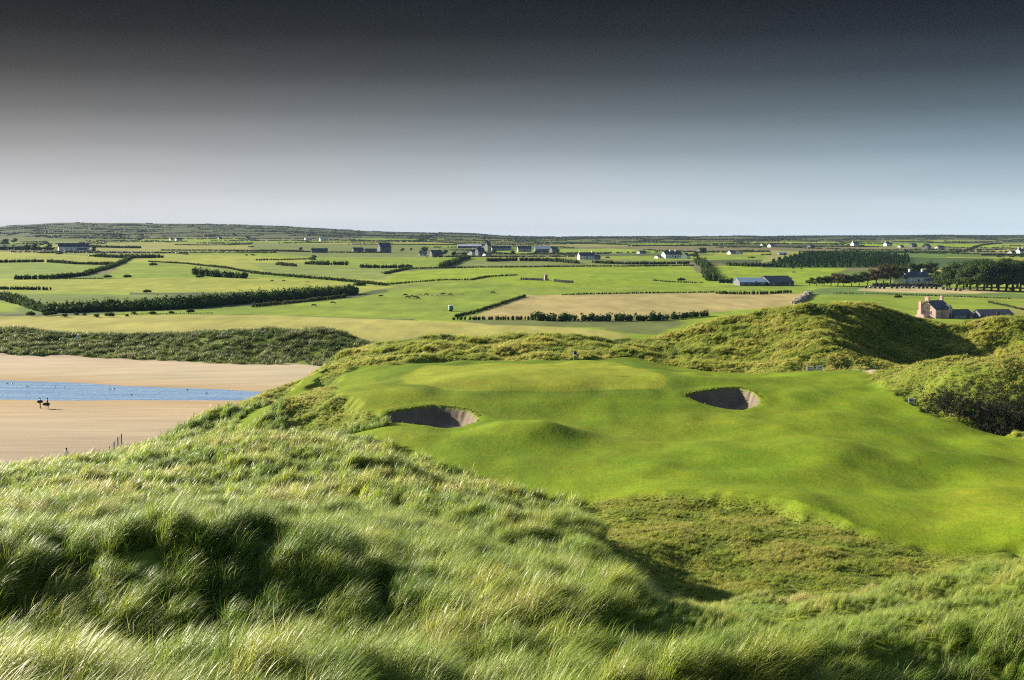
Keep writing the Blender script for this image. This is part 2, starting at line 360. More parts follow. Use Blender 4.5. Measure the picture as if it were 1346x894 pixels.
# mown grass: broad soft tone + streaks along the mowing + grain
stretch = nt.nodes.new('ShaderNodeMapping'); stretch.inputs['Scale'].default_value = (1.0, 0.35, 1.0); stretch.inputs['Rotation'].default_value = (0, 0, .5); nt.links.new(pos, stretch.inputs[0])
n_str = noise(nt, 0.9, 5, stretch.outputs[0], .65)
v1 = maprange(nt, n_big.outputs['Fac'], .3, .7, .86, 1.14)
v2 = maprange(nt, n_str.outputs['Fac'], .3, .7, .86, 1.14)
n_gr = noise(nt, 1.6, 3, pos, .7); v3 = math_n(nt, 'MULTIPLY', maprange(nt, n_fine.outputs['Fac'], .3, .7, .72, 1.28), maprange(nt, n_gr.outputs['Fac'], .3, .7, .90, 1.10))
vm = math_n(nt, 'MULTIPLY', math_n(nt, 'MULTIPLY', v1, v2), v3)
sc1 = nnode(nt, 'ShaderNodeVectorMath', operation='SCALE'); nt.links.new(a_col.outputs['Color'], sc1.inputs[0]); nt.links.new(vm, sc1.inputs['Scale'])
hs = nt.nodes.new('ShaderNodeHueSaturation'); nt.links.new(sc1.outputs[0], hs.inputs['Color'])
nt.links.new(maprange(nt, n_mid.outputs['Fac'], .3, .7, .485, .515), hs.inputs['Hue'])
# bare sand: quieter variation, tide lines along the beach
sandmap = nt.nodes.new('ShaderNodeMapping'); sandmap.inputs['Scale'].default_value = (0.10, 0.9, 1.0); nt.links.new(pos, sandmap.inputs[0])
n_sand = noise(nt, 0.5, 6, sandmap.outputs[0], .7)
vs_ = math_n(nt, 'MULTIPLY', maprange(nt, n_sand.outputs['Fac'], .3, .7, .78, 1.16), maprange(nt, n_fine.outputs['Fac'], .3, .7, .9, 1.1))
sc2 = nnode(nt, 'ShaderNodeVectorMath', operation='SCALE'); nt.links.new(a_col.outputs['Color'], sc2.inputs[0]); nt.links.new(vs_, sc2.inputs['Scale'])
# fields far off: broad crop streaks
fmap = nt.nodes.new('ShaderNodeMapping'); fmap.inputs['Scale'].default_value = (1.0, .25, 1.0); fmap.inputs['Rotation'].default_value = (0, 0, .35); nt.links.new(pos, fmap.inputs[0])
n_f1 = noise(nt, 0.03, 5, pos, .6); n_f2 = noise(nt, 0.16, 4, fmap.outputs[0], .65)
vf = math_n(nt, 'MULTIPLY', maprange(nt, n_f1.outputs['Fac'], .3, .7, .82, 1.18), maprange(nt, n_f2.outputs['Fac'], .3, .7, .80, 1.2))
sc3 = nnode(nt, 'ShaderNodeVectorMath', operation='SCALE'); nt.links.new(a_col.outputs['Color'], sc3.inputs[0]); nt.links.new(vf, sc3.inputs['Scale'])
hs3 = nt.nodes.new('ShaderNodeHueSaturation'); nt.links.new(sc3.outputs[0], hs3.inputs['Color']); nt.links.new(maprange(nt, n_f1.outputs['Fac'], .3, .7, .51, .49), hs3.inputs['Hue'])
mxa = nnode(nt, 'ShaderNodeMix', data_type='RGBA'); nt.links.new(kind.outputs['Red'], mxa.inputs[0]); nt.links.new(hs.outputs[0], mxa.inputs[6]); nt.links.new(sc2.outputs[0], mxa.inputs[7])
mxb = nnode(nt, 'ShaderNodeMix', data_type='RGBA'); nt.links.new(kind.outputs['Blue'], mxb.inputs[0]); nt.links.new(mxa.outputs[2], mxb.inputs[6]); nt.links.new(hs3.outputs[0], mxb.inputs[7])
nt.links.new(mxb.outputs[2], b.inputs['Base Color'])
b.inputs['Roughness'].default_value = .9; b.inputs['Specular IOR Level'].default_value = .05
bp = nt.nodes.new('ShaderNodeBump'); bp.inputs['Distance'].default_value = 0.12
n_b = noise(nt, 3.0, 4, stretch.outputs[0], .7)
nt.links.new(n_b.outputs['Fac'], bp.inputs['Height']); nt.links.new(maprange(nt, kind.outputs['Blue'], 0, 1, .28, .0), bp.inputs['Strength'])
nt.links.new(bp.outputs[0], b.inputs['Normal'])

# ------------------------------------------------------------------ field map of the farmland
C_PAST = (.155, .215, .026); C_YEL = (.272, .262, .072); C_TAN = (.28, .235, .100); C_YG = (.222, .250, .042); C_BRIGHT = (.170, .240, .020)
C_PALE = (.205, .215, .06); C_DARK = (.042, .075, .025); C_HEATH = (.062, .082, .034); C_STUB = (.34, .29, .15)
FIELDS = [  # photo outline, colour  (later ones lie over earlier ones)
 ([(-60, 444), (-60, 413), (0, 416), (150, 414), (340, 414), (520, 420), (640, 425), (780, 432), (830, 441), (800, 450), (600, 452), (480, 452), (300, 445)], C_YEL),
 ([(100, 414.5), (230, 407), (330, 403), (470, 391), (560, 375), (640, 367), (700, 377), (690, 387), (630, 406), (600, 421), (520, 419.5), (340, 413.5)], C_PAST),
 ([(640, 427), (600, 421), (880, 418), (900, 425), (860, 440), (820, 438), (780, 431)], (.105, .125, .04)),
 ([(622, 418), (632, 408), (690, 388.5), (800, 386.5), (940, 385), (1062, 386), (1052, 402), (960, 408), (880, 418), (700, 420)], C_TAN),
 ([(-60, 383), (-60, 366), (0, 366), (130, 367), (330, 365), (420, 368), (520, 377), (470, 386), (330, 384), (240, 385), (120, 384), (0, 384)], C_YG),
 ([(-60, 414), (-60, 386), (0, 386), (120, 387), (235, 388), (150, 398), (60, 412)], (.115, .16, .04)),
 ([(-60, 410), (-60, 395), (0, 395), (28, 402), (20, 410)], C_BRIGHT),
 ([(-60, 345), (-60, 331), (0, 331), (60, 333), (155, 340), (150, 347), (100, 346), (60, 343.5)], C_YG),
 ([(-60, 366), (-60, 345), (57, 345), (150, 348), (142, 352), (110, 361), (60, 366)], (.14, .20, .035)),
 ([(135, 366), (170, 345), (200, 345), (300, 354), (350, 363), (420, 367), (330, 365)], C_PAST),
 ([(180, 343), (200, 334), (330, 336), (430, 344), (540, 356), (640, 362), (520, 374), (420, 366), (340, 358), (300, 352)], C_YG),
 ([(330, 346), (420, 345), (540, 352), (505, 368), (430, 364), (350, 358)], (.15, .195, .045)),
 ([(500, 376), (505, 370), (540, 356), (600, 353), (740, 351), (905, 349), (930, 366), (940, 375), (820, 378), (700, 378), (640, 367)], C_BRIGHT),
 ([(690, 388), (700, 378), (820, 376), (1060, 376), (1060, 385), (940, 384.5), (800, 386)], C_PAST),
 ([(935, 349), (1000, 350), (1120, 351), (1090, 362), (1040, 372), (945, 370)], C_BRIGHT),
 ([(400, 344), (420, 341), (580, 339), (610, 342), (585, 352), (470, 352)], C_PAST),
 ([(600, 351), (612, 342), (860, 342), (900, 345), (900, 348.5), (700, 350)], (.13, .16, .045)),
 ([(1050, 402), (1068, 388), (1160, 388), (1346, 396), (1450, 402), (1450, 425), (1200, 425), (1100, 410)], C_PAST),
 ([(1060, 388), (1075, 379), (1130, 377), (1346, 379), (1450, 381), (1450, 396), (1160, 388)], (.10, .155, .04)),
 ([(1130, 382), (1134, 377.5), (1200, 376.5), (1280, 380), (1320, 384.5), (1270, 386.5), (1180, 384.5)], C_STUB),
 ([(1290, 382), (1300, 379), (1450, 381.5), (1450, 389), (1346, 386)], C_YG),
 ([(1330, 418), (1320, 402), (1450, 400), (1450, 425)], C_PALE),
 ([(1000, 352), (1010, 345), (1060, 333), (1150, 334.5), (1190, 338), (1190, 352)], C_DARK),
 ([(1180, 352), (1185, 338), (1310, 340), (1300, 349), (1240, 352)], (.05, .085, .03)),
 ([(1000, 346), (1010, 329), (1060, 331), (1160, 331), (1160, 334), (1060, 333)], C_PALE),
 ([(40, 325), (200, 318), (330, 322), (330, 330), (200, 331)], C_PALE),
 ([(330, 330), (330, 319), (560, 323), (600, 330), (600, 338), (420, 338)], (.12, .15, .045)),
]
FIELDS = [(world_poly(p, step=25, y0=330), c) for p, c in FIELDS]
def field_cover(X, Y):
    """colour of the farmland; unlisted ground is a patchwork of small fields"""
    sz = np.where(Y < 1500, 120.0, 210.0)
    ang = .25; xr = X * math.cos(ang) + Y * math.sin(ang); yr = -X * math.sin(ang) + Y * math.cos(ang)
    xr = xr + 18 * vnoise(X / 150, Y / 150, 7); yr = yr + 18 * vnoise(X / 170, Y / 170, 8)
    j = np.floor(yr / (sz * 1.15)); i = np.floor(xr / sz + .5 * _hash(j, j, 3) * 2)
    h = _hash(i, j, 11); h2 = _hash(i, j, 12)
    pal = np.array([C_PAST, C_YG, C_PALE, (.105, .125, .045), C_PAST, (.13, .16, .04), C_BRIGHT, (.15, .14, .07), C_HEATH, (.085, .13, .03)])
    c = pal[(h * 9.999).astype(int)] * (.8 + .4 * h2)[:, None]
    heath = smooth(2500, 3100, Y + 250 * fbm(X / 400, Y / 400, 17, 3))[:, None]
    hc = np.array(C_HEATH) * (.85 + .5 * h)[:, None] * np.array([1, .95 + 0 * 1, .95])
    c = c * (1 - heath) + hc * heath
    for P, col in FIELDS:
        lo = P.min(0) - 5; hi = P.max(0) + 5
        m = (X > lo[0]) & (X < hi[0]) & (Y > lo[1]) & (Y < hi[1])
        if not m.any(): continue
        x, y = X[m], Y[m]
        s = smooth(-1.5, 1.5, poly_sd(P, x, y) + 2.0 * fbm(x / 12, y / 12, 18, 2))[:, None]
        c[m] = c[m] * (1 - s) + np.array(col) * s
    return c

# ------------------------------------------------------------------ the ground, one sheet split by what it is
U = np.concatenate([np.linspace(-.80, -.42, 40, endpoint=False), np.linspace(-.42, .42, 880), np.linspace(.42, .80, 41)[1:]])
YR = np.concatenate([np.exp(np.linspace(math.log(5), math.log(20), 70, endpoint=False)), np.exp(np.linspace(math.log(20), math.log(98), 330, endpoint=False)),
                     np.linspace(98, 132, 190, endpoint=False), np.exp(np.linspace(math.log(132), math.log(366), 330, endpoint=False)),
                     np.exp(np.linspace(math.log(366), math.log(5200), 400)), [5600, 6200, 7200, 8600]])
gu, gy = np.meshgrid(U, YR); gx = gu * gy
nr, nc = gx.shape
gz = np.zeros_like(gx); cover = np.zeros((nr, nc, 3)); kmask = np.zeros((nr, nc, 3)); cls = np.zeros((nr, nc), int)
CLS = ['dunes', 'fairway', 'green', 'beach', 'farmland', 'hills', 'bunker']
for r0 in range(0, nr, 100):
    sl = slice(r0, r0 + 100); X = gx[sl].ravel(); Y = gy[sl].ravel()
    z = H0(X, Y); mw = np.zeros(len(X)); rw = np.zeros(len(X)); c = np.zeros((len(X), 3)); k = np.zeros((len(X), 3)); cl = np.full(len(X), 3)
    S = np.zeros(len(X)); near = Y < 240; bmask = np.zeros(len(X))
    if near.any():
        x, y = X[near], Y[near]
        mw_ = mown_w(x, y); sdp = poly_sd(PLAT, x, y); S_ = smooth(-13, -4, sdp); rw_ = S_ * (1 - mw_); bs = bunk_sd(x, y)
        z[near] += fine_h(x, y, mw_, rw_, bs); mw[near] = mw_; rw[near] = rw_; S[near] = S_
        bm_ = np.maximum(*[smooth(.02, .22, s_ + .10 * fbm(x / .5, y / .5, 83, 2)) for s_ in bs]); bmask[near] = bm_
    fd = dune_w(X, Y); z += fd * 0.55 * fbm(X / 7, Y / 6, 63, 3)
    # sand
    yn = 248; wet = np.exp(-np.abs(z) / .35)
    sand = np.array([.395, .335, .235]) * (1 - .0 * wet[:, None]); wetc = np.array([.34, .245, .135])
    sand = sand * (1 - wet[:, None]) + wetc * wet[:, None]
    st = smooth(234, 176, Y + 10 * fbm(X / 20, Y / 9, 44, 3))[:, None] * .75       # darker shingle near the dune foot
    sand = sand * (1 - st) + np.array([.26, .205, .15]) * st
    pk = smooth(290, 312, Y)[:, None]; sand = sand * (1 - .6 * pk) + np.array([.42, .32, .24]) * .6 * pk
    bed = smooth(-.02, -.2, z)[:, None] * (np.abs(Y - 265) < 40)[:, None]; sand = sand * (1 - bed) + np.array([.10, .12, .12]) * bed
    c[:] = sand; k[:, 0] = 1
    far = smooth(322, 338, Y)[:, None]
    ff = Y > 318
    if ff.any():
        fc = field_cover(X[ff], Y[ff]); c[ff] = c[ff] * (1 - far[ff]) + fc * far[ff]; k[ff] = k[ff] * (1 - far[ff]) + np.array([0, 0, 1.0]) * far[ff]
    cl[Y > 332] = 4; cl[Y > 2600] = 5
    # dune soil under the marram
    d = np.maximum(fd, S)[:, None]
    soil = np.array([.115, .150, .020]) * (1 + .25 * fbm(X / 2.5, Y / 2.5, 45, 2))[:, None]
    c = c * (1 - d) + soil * d; k = k * (1 - d); cl[d[:, 0] > .5] = 0
    # brown rough in the hollow
    if near.any():
        br = np.zeros(len(X)); br[near] = smooth(-2, 2.5, poly_sd(BROWN, X[near], Y[near]) + 1.5 * fbm(X[near] / 3, Y[near] / 3, 46, 2)); br = (br * rw)[:, None]
        c = c * (1 - br) + np.array([.15, .165, .03]) * br
        m = mw[:, None]; gsd = np.full(len(X), -50.0); gsd[near] = poly_sd(GREEN, X[near], Y[near]); g = smooth(-.3, .3, gsd)[:, None]
        tone = np.clip(.5 + .55 * fbm(X / 13, Y / 15, 47, 3) + .25 * fbm(X / 4, Y / 5, 48, 2), 0, 1)[:, None]
        fw = np.array([.098, .160, .007]) * (1 - tone) + np.array([.150, .188, .012]) * tone
        fw = fw * (1 - .9 * g) + np.array([.195, .225, .020]) * .9 * g
        collar = (smooth(-2.6, -2.2, gsd) * (1 - smooth(-.3, .3, gsd)))[:, None]; fw = fw * (1 - .5 * collar) + np.array([.085, .145, .012]) * .5 * collar
        c = c * (1 - m) + fw * m
        cl[mw > .5] = 1; cl[(mw > .5) & (gsd > 0)] = 2
        sp = np.zeros(len(X)); sp[near] = smooth(-.4, .5, poly_sd(SANDPATH, X[near], Y[near])); sp = sp[:, None]
        c = c * (1 - sp) + np.array([.5, .42, .30]) * sp
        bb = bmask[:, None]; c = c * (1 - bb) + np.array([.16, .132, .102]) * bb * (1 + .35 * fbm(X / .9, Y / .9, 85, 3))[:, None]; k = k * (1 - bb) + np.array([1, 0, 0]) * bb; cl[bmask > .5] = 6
    gz[sl] = z.reshape(-1, nc); cover[sl] = c.reshape(-1, nc, 3); kmask[sl] = k.reshape(-1, nc, 3); cls[sl] = cl.reshape(-1, nc)
verts = np.stack([gx, gy, gz], -1).reshape(-1, 3)
# vertex normals over the whole sheet, so the pieces meet without a seam
du = np.gradient(np.stack([gx, gy, gz], -1), axis=1); dv = np.gradient(np.stack([gx, gy, gz], -1), axis=0)
nrm = np.cross(du.reshape(-1, 3), dv.reshape(-1, 3)); nrm /= np.linalg.norm(nrm, axis=1)[:, None]
vid = np.arange(nr * nc).reshape(nr, nc)
quads = np.stack([vid[:-1, :-1], vid[:-1, 1:], vid[1:, 1:], vid[1:, :-1]], -1).reshape(-1, 4)
qcls = cls[:-1, :-1].ravel()
cover = np.clip(cover, 0, 1).reshape(-1, 3); kmask = kmask.reshape(-1, 3)
def mesh_from(name, v, q, mats=(), smooth_=True):
    me = bpy.data.meshes.new(name); v = np.asarray(v, np.float32); q = np.asarray(q, np.int32); n = q.shape[1]
    me.vertices.add(len(v)); me.vertices.foreach_set('co', v.ravel())
    me.loops.add(q.size); me.loops.foreach_set('vertex_index', q.ravel())
    me.polygons.add(len(q)); me.polygons.foreach_set('loop_start', np.arange(0, q.size, n, dtype=np.int32))
    me.polygons.foreach_set('use_smooth', np.full(len(q), smooth_))
    for m in mats: me.materials.append(m)
    me.update(calc_edges=True); me.validate(); return me
def link(name, me, parent=None, **props):
    o = bpy.data.objects.new(name, me); COL.objects.link(o)
    if parent is not None: o.parent = parent
    for k_, v_ in props.items(): o[k_] = v_
    return o
def vcol(me, name, rgb):
    a = me.color_attributes.new(name, 'FLOAT_COLOR', 'POINT')
    a.data.foreach_set('color', np.concatenate([rgb, np.ones((len(rgb), 1))], 1).astype(np.float32).ravel())
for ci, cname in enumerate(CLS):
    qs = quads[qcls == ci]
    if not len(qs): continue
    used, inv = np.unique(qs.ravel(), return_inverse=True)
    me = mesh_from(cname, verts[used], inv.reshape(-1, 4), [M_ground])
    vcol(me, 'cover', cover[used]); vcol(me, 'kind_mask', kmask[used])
    me.normals_split_custom_set_from_vertices(nrm[used].astype(np.float32))
    link(cname, me, kind='structure')

# ------------------------------------------------------------------ the tidal stream
M_water, nt, b, out = new_mat('stream_water')
geo = nt.nodes.new('ShaderNodeNewGeometry'); mp = nt.nodes.new('ShaderNodeMapping'); mp.inputs['Scale'].default_value = (.6, 1.6, 1); nt.links.new(geo.outputs['Position'], mp.inputs[0])
nw = noise(nt, 1.1, 4, mp.outputs[0], .6); bp = nt.nodes.new('ShaderNodeBump'); bp.inputs['Strength'].default_value = .9; bp.inputs['Distance'].default_value = .35
nt.links.new(nw.outputs['Fac'], bp.inputs['Height']); nt.links.new(bp.outputs[0], b.inputs['Normal'])
mp2 = nt.nodes.new('ShaderNodeMapping'); mp2.inputs['Scale'].default_value = (.05, .6, 1); nt.links.new(geo.outputs['Position'], mp2.inputs[0]); ns = noise(nt, 1.0, 5, mp2.outputs[0], .7)
cr = nt.nodes.new('ShaderNodeValToRGB'); nt.links.new(ns.outputs['Fac'], cr.inputs[0]); cr.color_ramp.elements[0].position = .34; cr.color_ramp.elements[0].color = (.12, .25, .50, 1); cr.color_ramp.elements[1].position = .68; cr.color_ramp.elements[1].color = (.33, .50, .68, 1)
nt.links.new(cr.outputs[0], b.inputs['Base Color']); b.inputs['Roughness'].default_value = .18; b.inputs['IOR'].default_value = 1.33
wx = np.linspace(-260, -20, 60); wy = np.linspace(240, 300, 20); WX, WY = np.meshgrid(wx, wy); wi = np.arange(WX.size).reshape(WX.shape)
link('water', mesh_from('water', np.stack([WX, WY, 0 * WX - .01], -1).reshape(-1, 3), np.stack([wi[:-1, :-1], wi[:-1, 1:], wi[1:, 1:], wi[1:, :-1]], -1).reshape(-1, 4), [M_water]), kind='structure')

# ------------------------------------------------------------------ marram and rough grass
def grass_mat(name, trans=.40, gloss=.17, straw=.78):
    m, nt, b, out = new_mat(name)
    bc = nnode(nt, 'ShaderNodeAttribute', attribute_name='blade'); ti = nnode(nt, 'ShaderNodeAttribute', attribute_name='tint', attribute_type='INSTANCER')
    sp = nt.nodes.new('ShaderNodeSeparateColor'); nt.links.new(bc.outputs['Color'], sp.inputs[0])
    sc = nnode(nt, 'ShaderNodeVectorMath', operation='SCALE'); nt.links.new(ti.outputs['Color'], sc.inputs[0]); nt.links.new(maprange(nt, sp.outputs['Red'], 0, 1, .65, 1.4), sc.inputs['Scale'])
    mx = nnode(nt, 'ShaderNodeMix', data_type='RGBA'); nt.links.new(maprange(nt, sp.outputs['Blue'], straw, straw + .04, 0, .75), mx.inputs[0]); nt.links.new(sc.outputs[0], mx.inputs[6]); mx.inputs[7].default_value = (.44, .40, .21, 1)
    nt.links.new(mx.outputs[2], b.inputs['Base Color']); b.inputs['Roughness'].default_value = .40; b.inputs['Specular IOR Level'].default_value = gloss
    tr = nt.nodes.new('ShaderNodeBsdfTranslucent'); nt.links.new(mx.outputs[2], tr.inputs['Color'])
    ms = nt.nodes.new('ShaderNodeMixShader'); ms.inputs[0].default_value = trans
    nt.links.new(b.outputs[0], ms.inputs[1]); nt.links.new(tr.outputs[0], ms.inputs[2]); nt.links.new(ms.outputs[0], out.inputs[0])
    return m
M_marram = grass_mat('marram_blades'); M_mid = grass_mat('dune_back_blades', .42, .18, .83); M_dune = grass_mat('beach_dune_blades', .35, .06, .975); M_rough = grass_mat('rough_blades', .5, .08, .84)
def tuft(name, rng, nb, L, w, rad, lean=1.0, segs=4, mat=None, spread=.75, f0=.12, f1=1.25):
    """one tuft of blades combed over by the wind towards +X"""
    V, Q, C = [], [], []; n0 = 0
    for k in range(nb):
        r = rad * math.sqrt(rng.random()); a = rng.random() * 2 * math.pi
        p = np.array([r * math.cos(a), r * math.sin(a), -.04])
        az = rng.normal(.15, spread); d = np.array([math.cos(az), math.sin(az)])
        side = np.array([-d[1], d[0], 0]); tw = rng.normal(0, .5); side = side * math.cos(tw) + np.array([d[0], d[1], 0]) * math.sin(tw)
        ln = L * rng.uniform(.55, 1.15); p0 = f0 + rng.normal(0, .14); p1 = lean * f1 * rng.uniform(.55, 1.15); ww = w * rng.uniform(.7, 1.3)
        c0, c1, c2 = rng.random(), k / nb, rng.random()
        for i in range(segs + 1):
            t = i / segs
            wd = ww * (1 - t ** 2.2) + ww * .08
            V += [p - side * wd / 2, p + side * wd / 2]; C += [(c0, t, c2)] * 2
            ph = p0 + (p1 - p0) * ((t + .5 / segs) ** 1.25)
            p = p + ln / segs * np.array([d[0] * math.sin(ph), d[1] * math.sin(ph), math.cos(ph)])
        for i in range(segs):
            a0 = n0 + 2 * i; Q.append((a0, a0 + 1, a0 + 3, a0 + 2))
        n0 += 2 * (segs + 1)
    me = mesh_from(name, np.array(V), np.array(Q), [mat], True); vcol(me, 'blade', np.array(C))
    return bpy.data.objects.new(name, me)                   # a source for the scatter below, not linked to the scene
def scatter(name, sources, P, rot, scl, tint, var, label, **props):
    """points carrying turn, size and tint; geometry nodes put a tuft on each"""
    me = bpy.data.meshes.new(name); n = len(P); me.vertices.add(n); me.vertices.foreach_set('co', np.asarray(P, np.float32).ravel())
    def at_(nm, ty, dat, key='value'):
        a = me.attributes.new(nm, ty, 'POINT'); a.data.foreach_set(key, np.asarray(dat).ravel())
    at_('turn', 'FLOAT_VECTOR', np.asarray(rot, np.float32), 'vector'); at_('size', 'FLOAT_VECTOR', np.asarray(scl, np.float32), 'vector')
    at_('tint', 'FLOAT_COLOR', np.concatenate([tint, np.ones((n, 1))], 1).astype(np.float32), 'color'); at_('pick', 'INT', np.asarray(var, np.int32))
    ng = bpy.data.node_groups.new(name, 'GeometryNodeTree')
    ng.interface.new_socket('Geometry', in_out='INPUT', socket_type='NodeSocketGeometry'); ng.interface.new_socket('Geometry', in_out='OUTPUT', socket_type='NodeSocketGeometry')
    gi = ng.nodes.new('NodeGroupInput'); go = ng.nodes.new('NodeGroupOutput'); iop = ng.nodes.new('GeometryNodeInstanceOnPoints'); jn = ng.nodes.new('GeometryNodeJoinGeometry')
    for s_ in reversed(sources):
        oi = ng.nodes.new('GeometryNodeObjectInfo'); oi.inputs['Object'].default_value = s_; oi.inputs['As Instance'].default_value = False
        g2 = ng.nodes.new('GeometryNodeGeometryToInstance'); ng.links.new(oi.outputs['Geometry'], g2.inputs[0]); ng.links.new(g2.outputs[0], jn.inputs[0])
    def na(nm, ty):
        x = ng.nodes.new('GeometryNodeInputNamedAttribute'); x.data_type = ty; x.inputs['Name'].default_value = nm; return x.outputs['Attribute']
    ng.links.new(gi.outputs[0], iop.inputs['Points']); ng.links.new(jn.outputs[0], iop.inputs['Instance']); iop.inputs['Pick Instance'].default_value = True
    ng.links.new(na('pick', 'INT'), iop.inputs['Instance Index']); e2r = ng.nodes.new('FunctionNodeEulerToRotation'); ng.links.new(na('turn', 'FLOAT_VECTOR'), e2r.inputs[0]); ng.links.new(e2r.outputs[0], iop.inputs['Rotation']); ng.links.new(na('size', 'FLOAT_VECTOR'), iop.inputs['Scale'])
    ng.links.new(iop.outputs[0], go.inputs[0])
    o = link(name, me, kind='stuff', **props); o['label'] = label
    md = o.modifiers.new('scatter', 'NODES'); md.node_group = ng
    return o
def sample_strip(n, y0, y1, umax=.43, u0=None):
    Y = np.sqrt(RNG.uniform(y0 * y0, y1 * y1, n)); u = RNG.uniform(-umax if u0 is None else u0, umax, n)
    return u * Y, Y
PAL = np.array([(.058, .135, .010), (.140, .255, .015), (.230, .330, .040), (.315, .365, .045), (.43, .405, .14)])
def tint_from(f, rng_n, pal=PAL):
    f = np.clip(f, 0, .9999) * (len(pal) - 1); i = f.astype(int); t = (f - i)[:, None]
    return (pal[i] * (1 - t) + pal[i + 1] * t) * (1 + .18 * rng_n)[:, None]
def lay(name, label, sources, X, Y, keep, size, tone, sink=0.0, pal=PAL, turn=.35, lift=None, yaw=None, **props):
    X, Y = X[keep], Y[keep]; n = len(X); z = H(X, Y) - sink
    if lift is not None: z = z + lift[keep]
    s = size[keep] * RNG.uniform(.75, 1.25, n)
    rot = np.stack([RNG.normal(0, .12, n), RNG.normal(0, .12, n), RNG.normal(0, turn, n) + (0 if yaw is None else yaw[keep])], 1)
    return scatter(name, sources, np.stack([X, Y, z], 1), rot, np.stack([s, s, s * RNG.uniform(.85, 1.15, n)], 1), tint_from(tone[keep], RNG.normal(0, 1, n), pal), RNG.integers(0, len(sources), n), label, **props)
rg = np.random.default_rng(3)
T_near = [tuft('marram_tuft', rg, 50, .80, .0100, .13, 1.0, 6, M_marram, .65, .05, 1.65) for _ in range(7)]
T_mid = [tuft('marram_tuft', rg, 44, .80, .019, .22, 1.0, 4, M_mid, .65, .08, 1.5) for _ in range(6)]
T_rough = [tuft('rough_tuft', rg, 48, .62, .022, .22, 1.0, 3, M_rough, .42, .25, 1.5) for _ in range(6)]
T_far = [tuft('dune_tuft', rg, 46, 1.25, .09, .8, .95, 3, M_dune, .9) for _ in range(5)]
# foreground dune: tussocks with gaps between them
X, Y = sample_strip(76000, 13, 60); mw = mown_w(X, Y); rw = rough_w(X, Y, mw)
brn = smooth(-1, 1.5, poly_sd(BROWN, X, Y)); cd, ca, cr_ = clump(X, Y * .8, .95, 301)
pat = fbm(X / 2.6 + 9, Y / 3.4, 101, 3); pat2 = fbm(X / .9, Y / 1.2, 102, 2); shortz = smooth(.06, .11, X / Y) * smooth(26.2, 27.5, Y)
lay('marram_grass', 'long pale green marram grass combed over by the wind on the near dune', T_near, X, Y, (rw > .5) & (brn < .5) & (RNG.random(len(X)) < 1.0 - .58 * smooth(.35, 1.0, cd) * (1 - .75 * smooth(.02, .07, X / Y))), (1.10 - .18 * smooth(.04, .10, X / Y) - .50 * smooth(.1, 1.0, cd) + .28 * pat + .25 * (cr_ - .5)) * (1 - .60 * shortz), .47 + .45 * pat + .2 * pat2 + .30 * (cr_ - .5) + .20 * shortz + .07 * RNG.normal(0, 1, len(X)), lift=.22 * (1 - smooth(0, .95, cd)) * (1 - .8 * shortz), yaw=.30 * np.sin(ca) * smooth(.1, .6, cd))
X, Y = sample_strip(76000, 58, 128); mw = mown_w(X, Y); rw = rough_w(X, Y, mw); brn = smooth(-1, 1.5, poly_sd(BROWN, X, Y)); cd, ca, cr_ = clump(X, Y * .75, 1.25, 311)
pat = fbm(X / 3.6 + 9, Y / 5, 103, 3); pat2 = fbm(X / 1.3, Y / 1.6, 104, 2); rightside = smooth(.14, .20, X / Y) ; bank = smooth(-.20, -.12, X / Y) * smooth(103, 112, Y) * (1 - rightside)
lay('marram_grass', 'wind-combed marram grass on the dune back running down to the beach', T_mid, X, Y, (rw > .4) & (brn < .5) & (rightside < .5) & (bank < .5) & (RNG.random(len(X)) < 1.05 - .7 * smooth(.35, 1.0, cd)), 1.05 - .45 * smooth(.1, 1.0, cd) + .30 * pat + .2 * (cr_ - .5), .50 + .45 * pat + .15 * pat2 + .28 * (cr_ - .5) + .07 * RNG.normal(0, 1, len(X)), lift=.20 * (1 - smooth(0, .95, cd)), yaw=.3 * np.sin(ca) * smooth(.1, .6, cd))
# brown rough in the hollow
PAL_B = np.array([(.10, .175, .016), (.20, .265, .026), (.285, .305, .048), (.35, .31, .085)])
X, Y = sample_strip(60000, 52, 84, .43, -.05); mw = mown_w(X, Y); rw = rough_w(X, Y, mw); brn = smooth(-2, 1.5, poly_sd(BROWN, X, Y) + .8 * fbm(X / 2, Y / 2, 120, 2))
pat = fbm(X / 3 + 9, Y / 3.4, 105, 3); pat2 = fbm(X / .8, Y / .9, 106, 2)
lay('rough_grass', 'short brownish rough grass in the hollow below the fairway', T_rough, X, Y, (rw > .25) & (brn > .3), (.32 + .14 * pat2 + .08 * pat) * (.22 + .78 * smooth(.25, 1.0, rw) * smooth(-1, 4, poly_sd(BROWN, X, Y))), .5 + .5 * pat + .3 * pat2, pal=PAL_B, turn=1.0)
